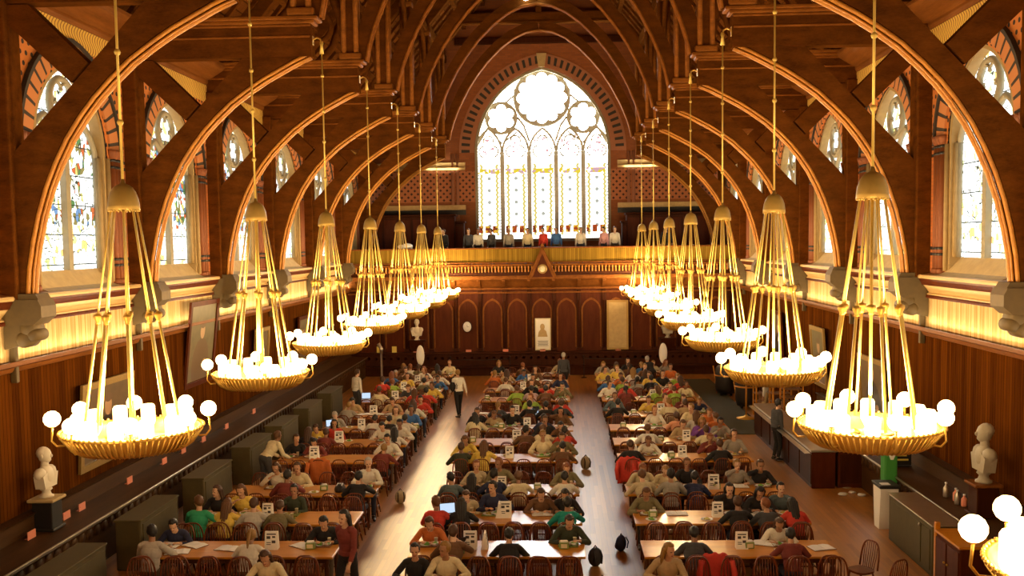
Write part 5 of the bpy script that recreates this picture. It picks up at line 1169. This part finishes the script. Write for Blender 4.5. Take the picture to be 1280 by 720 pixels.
# px column position -> nearest seat
def px(col, i, side, u, *a, **kw):
    """seat the person nearest to where the photograph shows them: u is the horizontal position read off the photograph"""
    y = ROWY[i] if i >= 0 else 14.9; yy = y + (-.68 if side == 'near' else .68)
    # lateral position from the camera's own geometry
    best = None
    for k in range(6):
        if (col, i, side, k) in taken or (col, i, side, k) not in SEATS: continue
        sx = SEATS[(col, i, side, k)][0]; q_ = co.matrix_world.inverted() @ Vector((sx, yy, 1.1)); uu = 649.6 + 1200*q_.x/-q_.z
        if best is None or abs(uu-u) < best[0]: best = (abs(uu-u), k)
    if best: sit(col, i, side, best[1], *a, **kw)
bpy.context.view_layer.update()
L_, M_, R_ = COLS
for row in [
 (L_,0,'near',205,'lightgrey','black','short','turned'), (L_,0,'near',305,'white','blond','ponytail','hunched'), (L_,0,'far',217,'navy','black','short','hunched'), (L_,0,'far',402,'black','black','short','hunched'),
 (L_,-1,'far',352,'cream','brown','long','hunched'), (M_,-1,'far',500,'black','black','short','upright'), (R_,-1,'far',842,'tan','blond','long','turned'), (M_,-1,'far',545,'cream','blond','short','talking'),
 (L_,1,'near',236,'green','light','short','turned'), (L_,1,'near',277,'yellow','light','long','eating'), (L_,1,'near',313,'lightgrey','brown','short','eating'), (L_,1,'near',352,'olive','brown','short','hunched'),
 (L_,1,'far',278,'black','brown','long','talking'), (L_,1,'far',312,'yellow','light','long','eating'), (L_,1,'far',365,'darkgreen','black','short','upright'),
 (L_,2,'far',350,'white','brown','long','eating'), (L_,2,'far',388,'cream','brown','short','chin'), (L_,2,'far',455,'white','grey','short','upright'), (L_,2,'near',357,'maroon','black','short','eating'), (L_,2,'near',452,'black','black','short','eating'),
 (L_,3,'near',476,'maroon','blond','short','hunched'), (L_,3,'far',492,'white','black','short','eating'), (L_,3,'far',372,'black','brown','short','turned'), (L_,3,'far',403,'maroon','black','short','hunched'),
 (L_,4,'far',416,'red','black','long','upright'), (L_,4,'far',395,'yellow','brown','short','hunched'), (L_,4,'near',402,'maroon','brown','short','hunched'), (L_,4,'far',476,'white','black','short','hunched'), (L_,4,'far',506,'white','black','short','eating'), (L_,4,'near',505,'white','black','long','eating'),
 (L_,5,'near',492,'black','black','short','hunched'), (L_,5,'far',430,'grey','grey','short','hunched'), (L_,5,'far',516,'blue','black','short','upright'), (L_,5,'far',525,'cream','light','long','upright'),
 (L_,6,'near',440,'grey','blond','short','hunched'), (L_,6,'far',450,'tan','black','short','hunched'), (L_,6,'far',540,'red','black','short','eating'), (L_,6,'near',522,'white','brown','long','upright'),
 (L_,7,'near',470,'cream','light','short','upright'), (L_,7,'near',540,'red','black','short','upright'), (L_,7,'far',548,'yellow','brown','short','talking'),
 (L_,8,'far',546,'blue','black','short','eating'), (L_,8,'far',556,'white','brown','short','upright'), (L_,8,'near',535,'olive','black','short','eating'), (L_,9,'far',488,'brown','grey','short','hunched'), (L_,9,'far',498,'brown','light','short','eating'),(L_,9,'near',560,'white','brown','short','turned'),
 (M_,0,'near',652,'black','black','short','hunched'), (M_,0,'far',702,'darkgreen','black','short','hunched'), (M_,0,'far',524,'orange','brown','short','hunched'),
 (M_,1,'near',540,'red','light','short','turned'), (M_,1,'near',577,'black','black','long','eating'), (M_,1,'near',707,'teal','black','short','eating'), (M_,1,'far',578,'beige','brown','short','hunched'), (M_,1,'far',610,'navy','black','short','talking'), (M_,1,'far',672,'brown','brown','short','hunched'), (M_,1,'far',711,'black','black','short','hunched'),
 (M_,2,'far',586,'beige','red','short','upright'), (M_,2,'far',616,'olive','red','short','talking'), (M_,2,'far',706,'olive','red','short','hunched'), (M_,2,'near',560,'slate','black','short','turned'), (M_,2,'near',640,'cream','light','short','eating'), (M_,2,'near',708,'white','black','short','eating'), (M_,2,'near',588,'black','black','long','hunched'),
 (M_,3,'near',570,'darkgreen','brown','short','eating'), (M_,3,'near',705,'brown','black','short','hunched'), (M_,3,'far',578,'yellow','light','long','hunched'), (M_,3,'far',704,'olive','brown','short','eating'), (M_,3,'far',676,'cream','blond','short','upright'),
 (M_,4,'near',675,'cream','light','short','eating'), (M_,4,'near',704,'red','black','short','eating'), (M_,4,'far',677,'black','brown','short','upright'), (M_,4,'far',706,'brown','black','short','hunched'),
 (M_,5,'near',582,'cream','black','long','turned'), (M_,5,'far',589,'black','brown','short','eating'), (M_,5,'far',608,'tan','light','short','hunched'), (M_,5,'far',632,'black','black','short','chin'), (M_,5,'far',702,'brown','black','long','chin'), (M_,5,'near',680,'navy','black','short','eating'),
 (M_,6,'near',682,'black','black','short','eating'), (M_,6,'near',700,'charcoal','brown','short','hunched'), (M_,6,'far',705,'red','light','long','hunched'),
 (M_,7,'near',659,'lavender','black','short','hunched'), (M_,7,'near',690,'brown','black','short','eating'), (M_,7,'far',683,'red','brown','long','chin'), (M_,7,'far',662,'black','brown','short','upright'), (M_,7,'far',700,'olive','black','short','eating'),
 (M_,8,'near',632,'white','light','short','hunched'), (M_,8,'far',670,'brown','black','short','eating'), (M_,8,'far',695,'navy','black','short','upright'), (M_,9,'far',652,'blue','black','short','hunched'), (M_,9,'far',674,'brown','brown','long','upright'),
 (R_,0,'near',868,'charcoal','black','short','hunched'), (R_,0,'near',992,'maroon','black','short','hunched'), (R_,0,'far',980,'white','brown','long','hunched'),
 (R_,1,'near',930,'black','brown','short','eating'), (R_,1,'near',966,'charcoal','red','short','turned'), (R_,1,'far',813,'olive','light','short','hunched'), (R_,1,'far',913,'black','black','long','chin'), (R_,1,'far',947,'black','black','long','hunched'),
 (R_,2,'near',808,'beige','light','short','hunched'), (R_,2,'near',847,'grey','black','short','upright'), (R_,2,'far',803,'beige','red','short','hunched'), (R_,2,'far',833,'cream','blond','short','hunched'), (R_,2,'far',863,'black','light','short','upright'), (R_,2,'far',926,'grey','blond','short','chin'),
 (R_,3,'near',902,'black','brown','short','eating'), (R_,3,'near',785,'black','brown','short','hunched'), (R_,3,'far',897,'maroon','red','short','eating'), (R_,3,'far',924,'grey','brown','short','upright'), (R_,3,'far',808,'white','light','short','hunched'),
 (R_,4,'near',808,'white','light','short','hunched'), (R_,4,'far',880,'purple','blond','long','eating'), (R_,4,'far',908,'grey','black','short','eating'),
 (R_,5,'near',845,'peach','brown','short','eating'), (R_,5,'near',870,'lightgrey','light','long','upright'), (R_,5,'far',823,'white','red','short','upright'), (R_,5,'far',900,'orange','light','short','hunched'), (R_,5,'far',865,'cream','blond','short','talking'),
 (R_,6,'near',774,'black','black','short','eating'), (R_,6,'far',779,'slate','light','short','upright'), (R_,6,'far',850,'maroon','light','short','eating'), (R_,6,'far',873,'navy','blond','short','hunched'), (R_,6,'near',858,'tan','brown','short','eating'), (R_,6,'far',893,'orange','light','short','turned'),
 (R_,7,'near',838,'lime','light','short','hunched'), (R_,7,'far',790,'red','brown','short','eating'), (R_,7,'far',812,'yellow','black','short','hunched'), (R_,7,'far',845,'red','light','short','eating'), (R_,7,'far',860,'cream','brown','short','turned'),
 (R_,8,'far',772,'orange','brown','short','eating'), (R_,8,'far',805,'yellow','light','long','talking'), (R_,8,'far',832,'black','brown','short','upright'), (R_,8,'near',820,'black','black','short','eating'), (R_,8,'far',858,'lime','blond','short','hunched'),
 (R_,1,'near',1003,'red','black','long','hunched'), (R_,1,'far',983,'slate','black','short','upright'), (R_,2,'far',955,'black','brown','short','chin'), (R_,2,'near',780,'navy','black','short','hunched'),
 (M_,0,'near',560,'brown','brown','short','eating'), (M_,3,'near',585,'yellow','light','long','eating'), (M_,4,'near',690,'brown','black','short','talking'), (M_,6,'near',665,'black','black','short','chin'),
 (M_,2,'near',612,'navy','black','short','talking'), (L_,4,'near',372,'black','brown','long','eating'), (L_,5,'near',479,'white','black','short','hunched'), (L_,5,'near',504,'white','black','short','eating'), (R_,5,'near',885,'orange','light','short','turned'),
 (R_,6,'near',835,'cream','blond','short','turned'), (R_,6,'far',893,'yellow','brown','short','eating'), (R_,4,'near',895,'cream','brown','short','eating'), (R_,4,'far',855,'tan','light','short','hunched'),
]:
    px(row[0], row[1], row[2], row[3], row[4], row[5], row[6], row[7])
frng = random.Random(5)
for (col, i, side, k) in list(SEATS):
    if (col, i, side, k) in taken or i < 6: continue
    dens = {6:.12, 7:.14, 8:.22, 9:.28, 10:.30}[i]
    if col == 'right' and i >= 7: dens = .62
    if frng.random() < dens:
        sit(col, i, side, k, frng.choice(['white','cream','yellow','red','black','brown','orange','tan','grey','charcoal','blue','maroon','olive','beige','lime']), frng.choice(['black','brown','brown','light','blond','red']),
            frng.choice(['short','short','long','ponytail']), frng.choice(['eating','hunched','upright','talking','turned']), frng.random() < .4)
# standing people
add_person('bending', (-6.55, 23.35, 0), -.6, 'cream', 'light', 'short', 'person in cream standing and bending over at the left end of the fourth left table', legs='charcoal')
add_person('walking', (-2.85, 15.95, 0), 2.6, 'maroon', 'black', 'long', 'person in maroon with dark hair standing at the right end of the first left table', legs='black')
add_person('standing', (6.9, 27.0, 0), -1.2, 'charcoal', 'black', 'short', 'person in charcoal and black trousers standing in the right aisle before the long counter', legs='black')
add_person('walking', (-2.8, 34.0, 0), .5, 'white', 'blond', 'short', 'person in white with a black bag walking in the left aisle near the screen', legs='black')
add_person('standing', (1.0, 39.0, 0), .2, 'charcoal', 'grey', 'short', 'person in charcoal standing at the far right end of the middle column', legs='black')
add_person('bending', (4.55, 38.6, 0), .4, 'black', 'grey', 'short', 'person in black bending over the far tables of the right column', legs='black')
add_person('standing', (-6.55, 34.3, 0), -.7, 'white', 'brown', 'short', 'person in white standing by the left wall beyond the sixth radiator casing', legs='charcoal')
add_person('standing', (7.9, 33.0, 0), 1.2, 'lightgrey', 'brown', 'short', 'person in light grey standing among the racks by the right wall', legs='tan')
for i, (x, c, h) in enumerate(((-4.55,'black','brown'),(-3.4,'charcoal','brown'),(-2.95,'white','brown'),(-2.3,'charcoal','black'),(-1.5,'grey','blond'),(-.6,'cream','black'),(.15,'red','black'),(.75,'blue','brown'),(1.9,'white','blond'),(3.0,'pink','black'),(3.5,'white','brown'),(5.9,'black','black'))):
    add_person(['standing','bending','standing','walking'][i%4] if i not in (1,3,5,9) else 'standing', (x, YG+1.15, 5.2), PI if i%3 else PI*.8, c, h, 'short', 'person in %s with %s hair standing behind the gallery rail, %s from the left' % (colour(c), HN[h], ORD[i+1]), group='people on the gallery')
# ------------------------------------------------------------------ things on the tables
irng = random.Random(21)
def item_meshes():
    D = {}
    mb = MB(); mb.box((0,0,.006), (.36,.26,.012), bev=.004)
    for sx, sy, dx, dy in ((0,-1,.36,.012),(0,1,.36,.012),(-1,0,.012,.26),(1,0,.012,.26)): mb.box((sx*.174,sy*.124,.013), (dx,dy,.022), bev=.003)
    D['serving_tray'] = mb.mesh('serving_tray', M['tray']); D['olive_tray'] = mb.mesh('olive_tray', M['greentray'])
    mb = MB(); mb.lathe([(.0001,.004),(.07,.004),(.115,.018),(.118,.014),(.075,.0),(.0001,.0)], 20); D['plate'] = mb.mesh('plate', M['paper'])
    mb = MB()
    for k in range(6): a = k*1.1; mb.ball((.035*math.cos(a)*(k%3)/1.5, .035*math.sin(a)*(k%2+.5), .016+.004*(k%2)), (.034,.028,.018), 8)
    D['food'] = mb.mesh('food', M['food']); D['salad'] = mb.mesh('salad', M['salad'])
    mb = MB(); mb.lathe([(.028,0),(.034,.11),(.036,.11),(.036,.113),(.031,.11),(.026,.006),(.0001,.006)], 14); D['cup'] = mb.mesh('cup', M['cream'])
    mb = MB(); mb.lathe([(.03,0),(.062,.03),(.075,.062),(.071,.062),(.056,.03),(.0001,.008)], 16); D['bowl'] = mb.mesh('bowl', M['paper'])
    mb = MB(); mb.prism([(-.07,0),(.07,0),(.012,.30),(-.012,.30)], lambda u,w,d: (d,u,w), -.105, .105); D['menu_card'] = mb.mesh('menu_card', M['white'])
    mb = MB()
    for s2 in (-1,1):
        for (x,z,w_,h_) in ((-.045,.20,.06,.05),(.04,.21,.05,.03),(.04,.13,.06,.05),(-.04,.12,.07,.012),(-.04,.09,.07,.012),(0,.255,.15,.02)): mb.box((x, s2*(.072-.193*z*1.0+.0), z), (w_,.004,h_), rot=None)
    D['print'] = mb.mesh('print', M['ink'])
    mb = MB(); mb.box((0,0,.06), (.17,.11,.12), bev=.015); D['dispenser'] = mb.mesh('napkin_dispenser', M['greentray'])
    mb = MB(); mb.box((0,0,.122), (.13,.07,.05), bev=.012); D['napkins'] = mb.mesh('napkins', M['paper'])
    mb = MB(); mb.box((0,-.057,.06), (.11,.006,.07)); mb.box((0,.057,.06), (.11,.006,.07)); D['side_card'] = mb.mesh('side_card', M['cream'])
    mb = MB(); mb.prism([(-.21,.0),(-.1,.018),(-.01,.012),(.0,.004),(.01,.012),(.1,.018),(.21,.0)], lambda u,w,d: (u,d,w+.001), -.14, .14); D['open_book'] = mb.mesh('open_book', M['paper'])
    mb = MB(); mb.box((0,0,.004), (.43,.29,.006), bev=.002); D['cover'] = mb.mesh('book_cover', M['panel_end'])
    mb = MB(); mb.box((0,0,.01), (.33,.23,.02), bev=.006); D['lap_base'] = mb.mesh('keyboard_base', M['steel'])
    mb = MB(); mb.box((0,0,.0), (.33,.012,.22), bev=.004); D['lap_lid'] = mb.mesh('lid', M['black'])
    mb = MB(); mb.box((0,0,0), (.30,.004,.19)); D['lap_scr'] = mb.mesh('screen', M['screen'])
    return D
I = item_meshes()
def pl_(name, me, loc, rz, label, cat, group):
    o = put(name, me, None, loc); o.rotation_euler = (0,0,rz); return tag(o, label, cat, group)
for n_, ((col, i, side, k), shirt) in enumerate(list(taken.items())):
    if i < 0: continue
    x, y, rz = SEATS[(col, i, side, k)]; s2 = -1 if side == 'near' else 1
    ty = ROWY[i] + s2*(TD/2 - .285); rr = irng.random(); w_ = seat_words(col, i, side, k)
    if rr < .78:
        tn = irng.random() < .35
        pl_('serving_tray', I['olive_tray' if tn else 'serving_tray'], (x, ty, TZ), rz + irng.uniform(-.08,.08), ('olive' if tn else 'brown') + ' tray of food at ' + w_, 'tray', 'meal trays on the long tables')
        p = pl_('plate', I['plate'], (x-.05, ty, TZ+.012), 0, 'white plate of food at ' + w_, 'plate', 'dinner plates on trays')
        put('food', I[irng.choice(['food','food','salad'])], p)
        pl_('cup', I['cup'], (x+.12, ty+.06, TZ+.012), 0, 'cream cup at ' + w_, 'cup', 'cups on trays')
        if irng.random() < .6 : b_ = pl_('bowl', I['bowl'], (x+.105, ty-.05, TZ+.012), 0, 'small white bowl at ' + w_, 'bowl', 'bowls on trays'); put('food', I['salad'], b_).location.z = .03
    else:
        b_ = pl_('open_book', I['open_book'], (x, ty, TZ+.008), rz + irng.uniform(-.2,.2), 'open white book at ' + w_, 'book', 'open books on the tables'); put('book_cover', I['cover'], b_).location.z = -.007
for key, (x, y, rz) in SEATS.items():
    col, i, side, k = key
    if i < 0 or key in taken: continue
    s2 = -1 if side == 'near' else 1; w_ = seat_words(*key)
    if irng.random() < {0:.0, 1:.18, 2:.18, 3:.2, 4:.2}.get(i, .45):
        ty = ROWY[i] + s2*(TD/2 - .27)
        if irng.random() < .5:
            p = pl_('plate', I['plate'], (x, ty, TZ), 0, 'white plate with leftovers before the empty ' + w_, 'plate', 'plates left on the tables'); put('food', I[irng.choice(['food','salad'])], p)
        else:
            b_ = pl_('open_book', I['open_book'], (x, ty, TZ+.008), rz + irng.uniform(-.4,.4), 'open white book before the empty ' + w_, 'book', 'open books on the tables'); put('book_cover', I['cover'], b_).location.z = -.007
def menu(col, i, x, big=False, y=0., rz=0., extra=''):
    o = pl_('menu_card', I['menu_card'], (x, ROWY[i]+y, TZ), rz, 'white folded menu card ' + extra + 'standing on the ' + where(col, i), 'menu card', 'menu cards on the tables'); put('print', I['print'], o)
    o.scale = (1.12,1.1,1.08) if big else (1,1,1)
def disp(col, i, x, y=0., extra=''):
    o = pl_('napkin_dispenser', I['dispenser'], (x, ROWY[i]+y, TZ), irng.uniform(-.2,.2), 'olive napkin dispenser ' + extra + 'on the ' + where(col, i), 'napkin dispenser', 'napkin dispensers on the tables')
    put('napkins', I['napkins'], o); put('side_card', I['side_card'], o)
def unpx(u, Y): # lateral position for a photograph column at depth Y
    a, b = -12., 12.; inv = co.matrix_world.inverted()
    for _ in range(40):
        m_ = (a+b)/2; q_ = inv @ Vector((m_, Y, .85))
        if 649.6 + 1200*q_.x/-q_.z < u: a = m_
        else: b = m_
    return (a+b)/2
for col, i, u, big in ((L_,0,340,1),(L_,1,335,0),(L_,3,393,1),(L_,4,424,1),(L_,5,452,0),(L_,6,467,1),(L_,7,494,1),(L_,8,505,1),(L_,9,522,0),(M_,0,588,1),(M_,1,632,1),(M_,2,627,0),(M_,3,637,0),(M_,4,646,1),(M_,5,659,0),(M_,6,645,0),(M_,8,654,0),(M_,9,663,0),(R_,0,927,0),(R_,1,897,0),(R_,2,892,1),(R_,3,853,0),(R_,4,858,0),(R_,6,826,1),(R_,7,816,0)):
    menu(col, i, unpx(u, ROWY[i]), big)
for col, i, u in ((M_,0,606),(M_,1,624),(R_,3,795)): menu(col, i, unpx(u, ROWY[i]), False, .02, PI/2, 'edge-on and ')
for col, i, u in ((L_,1,430),(L_,0,388),(R_,0,922),(R_,1,816),(R_,3,839),(R_,4,826),(R_,5,779),(M_,2,672),(M_,4,591),(M_,0,705),(L_,2,405),(M_,7,609),(R_,6,792),(R_,2,884),(L_,5,520),(M_,5,627)):
    x = unpx(u, ROWY[i]); y = .0
    disp(col, i, x + (.2 if any(abs(x-o.location.x) < .2 and abs(ROWY[i]-o.location.y) < .2 for o in COL.objects if o.name.startswith('menu_card')) else 0), y)
def laptop(loc, rz, label, lid='black'):
    t = empty('laptop', loc, rz); put('keyboard_base', I['lap_base'], t)
    l = put('lid', I['lap_lid'], t); l.location = (0, .13, .125); l.rotation_euler = (R(-14),0,0)
    s = put('screen', I['lap_scr'], l); s.location = (0,-.008,0); tag(t, label, 'laptop')
for col, i, u, dy, rz in ((M_,6,667,.0,0.),(M_,1,560,.1,.3),(M_,0,568,0.,-2.6),(L_,7,457,.1,.2),(L_,5,414,.15,.5)):
    laptop((unpx(u, ROWY[i]), ROWY[i]+dy, TZ), rz, 'open laptop on the ' + where(col, i))
for n_, (col, i, u, dy) in enumerate(((L_,0,227,-.2),(L_,0,375,.15),(L_,0,285,0),(L_,8,483,0),(L_,7,480,.0),(L_,7,514,.0),(R_,0,1027,0),(L_,0,238,.2),(R_,0,960,.25))):
    x = unpx(u, ROWY[i]); o = pl_('open_book', I['open_book'], (x, ROWY[i]+dy, TZ+.008), irng.uniform(-.6,.6), 'open white papers spread on the ' + where(col, i) + ', ' + ORD[n_+1] + ' sheaf', 'papers', 'papers on the tables'); put('book_cover', I['cover'], o).location.z = -.007
# jackets hung over chair backs, bags and a helmet
def jacket(x, y, rz, c, label):
    mb = MB(); P = []
    n, k = 14, 12
    def f(u, v):   # u across -1..1, v 0 front bottom .. 1 back bottom over the bow
        w = .25 + .03*math.sin(v*9+u*4); s = 2*v-1; z = .97 - .62*abs(s)**1.4 + .02*math.sin(u*11+v*5) - .07*abs(u)**3; yy = -.215 - .055*math.copysign(min(1, abs(s)*3), s)*-1*(1+.3*math.sin(u*6+s*3)) - .06*(.97-z)*-.6; return (u*w, yy, z)
    for a in range(n+1):
        for b_ in range(k+1): P.append(f(-1+2*a/n, b_/k))
    fs = [(a*(k+1)+b_, a*(k+1)+b_+1, (a+1)*(k+1)+b_+1, (a+1)*(k+1)+b_) for a in range(n) for b_ in range(k)]
    mb.add(P, fs, 0, True)
    for s2 in (-1,1): mb.tube([(s2*.25,-.28,.86),(s2*.29,-.31,.65),(s2*.27,-.32,.42)], [.05,.055,.045], 8)
    o = mb.build('jacket', M['cloth'], None, (x,y,0)); o.rotation_euler = (0,0,rz); o.color = (*C_[c], 1)
    m = o.modifiers.new('t', 'SOLIDIFY'); m.thickness = .02; tag(o, label, 'jacket')
def seatpos(col, i, side, k): return SEATS[(col, i, side, k)]
x,y,rz = seatpos(L_,3,'near',2); jacket(x, y, rz, 'orange', 'orange jacket hung over a chair before the fourth left table')
x,y,rz = seatpos(R_,3,'near',0); jacket(x-.1, y, rz, 'red', 'red jacket hung over the end chair of the fourth right table')
x,y,rz = seatpos(R_,0,'near',1); jacket(x+.3, y-.02, rz, 'red', 'red jacket hung over a chair before the first right table')
def bag(loc, rz, c, label, sc=1.):
    t = empty('backpack', loc, rz); t.scale = (sc,)*3
    mb = MB(); mb.ball((0,0,.2), (.17,.12,.21), 14); mb.ball((0,.08,.13), (.12,.08,.11), 12); o = mb.build('bag_body', M['cloth'], t); o.color = (*C_[c], 1)
    mb = MB()
    for s2 in (-1,1): mb.tube([(s2*.08,-.09,.36),(s2*.09,-.16,.25),(s2*.09,-.12,.08)], .016, 6)
    mb.tube([(-.04,0,.4),(0,0,.45),(.04,0,.4)], .012, 6); mb.build('strap', M['black'], t); tag(t, label, 'bag')
bag((-3.05, 22.6, 0), .3, 'beige', 'pale backpack on the floor in the left aisle beside the third left table', .8)
bag((1.5, 16.3, 0), 1.0, 'black', 'black backpack on the floor at the right end of the first middle table')
bag((1.45, 18.1, 0), .4, 'charcoal', 'dark backpack on the floor at the right end of the second middle table', .9)
bag((1.5, 26.0, 0), .4, 'beige', 'pale backpack on the floor at the right end of the fifth middle table', .9)
bag((2.0, 19.0, 0), .9, 'navy', 'navy backpack on the floor at the left end of the second right table', .8)
bag((-2.98, 33.95, .95), .5, 'black', 'black shoulder bag carried by the person walking in the left aisle', .9)
t = empty('bicycle_helmet', (unpx(425, 20.9), 20.9, TZ))
mb = MB(); mb.lathe([(.13,0),(.145,.03),(.14,.08),(.10,.14),(.05,.165),(.0001,.17)], 20, M=Matrix.Diagonal((.85,1.15,1))); mb.build('shell', M['black'], t)
mb = MB()
for s2 in (-1,0,1): mb.tube([(s2*.05,-.13,.06),(s2*.055,-.07,.145),(s2*.05,.04,.168),(s2*.045,.13,.09)], .011, 6)
mb.build('white_ribs', M['paper'], t); tag(t, 'black bicycle helmet with pale ribs on the third left table', 'helmet')
# ------------------------------------------------------------------ world and view
w = bpy.data.worlds.new('world'); SC.world = w; w.use_nodes = True
w.node_tree.nodes['Background'].inputs[0].default_value = (.9, .8, .7, 1); w.node_tree.nodes['Background'].inputs[1].default_value = .02
SC.view_settings.view_transform = 'Standard'; SC.view_settings.look = 'None'; SC.view_settings.gamma = 1; SC.view_settings.use_curve_mapping = False
SC.view_settings.exposure = 0.0
SC.cycles.use_denoising = True; SC.cycles.max_bounces = 6; SC.cycles.diffuse_bounces = 3; SC.cycles.glossy_bounces = 3; SC.cycles.caustics_reflective = False
SC.cycles.sample_clamp_indirect = 6; SC.cycles.use_light_tree = True
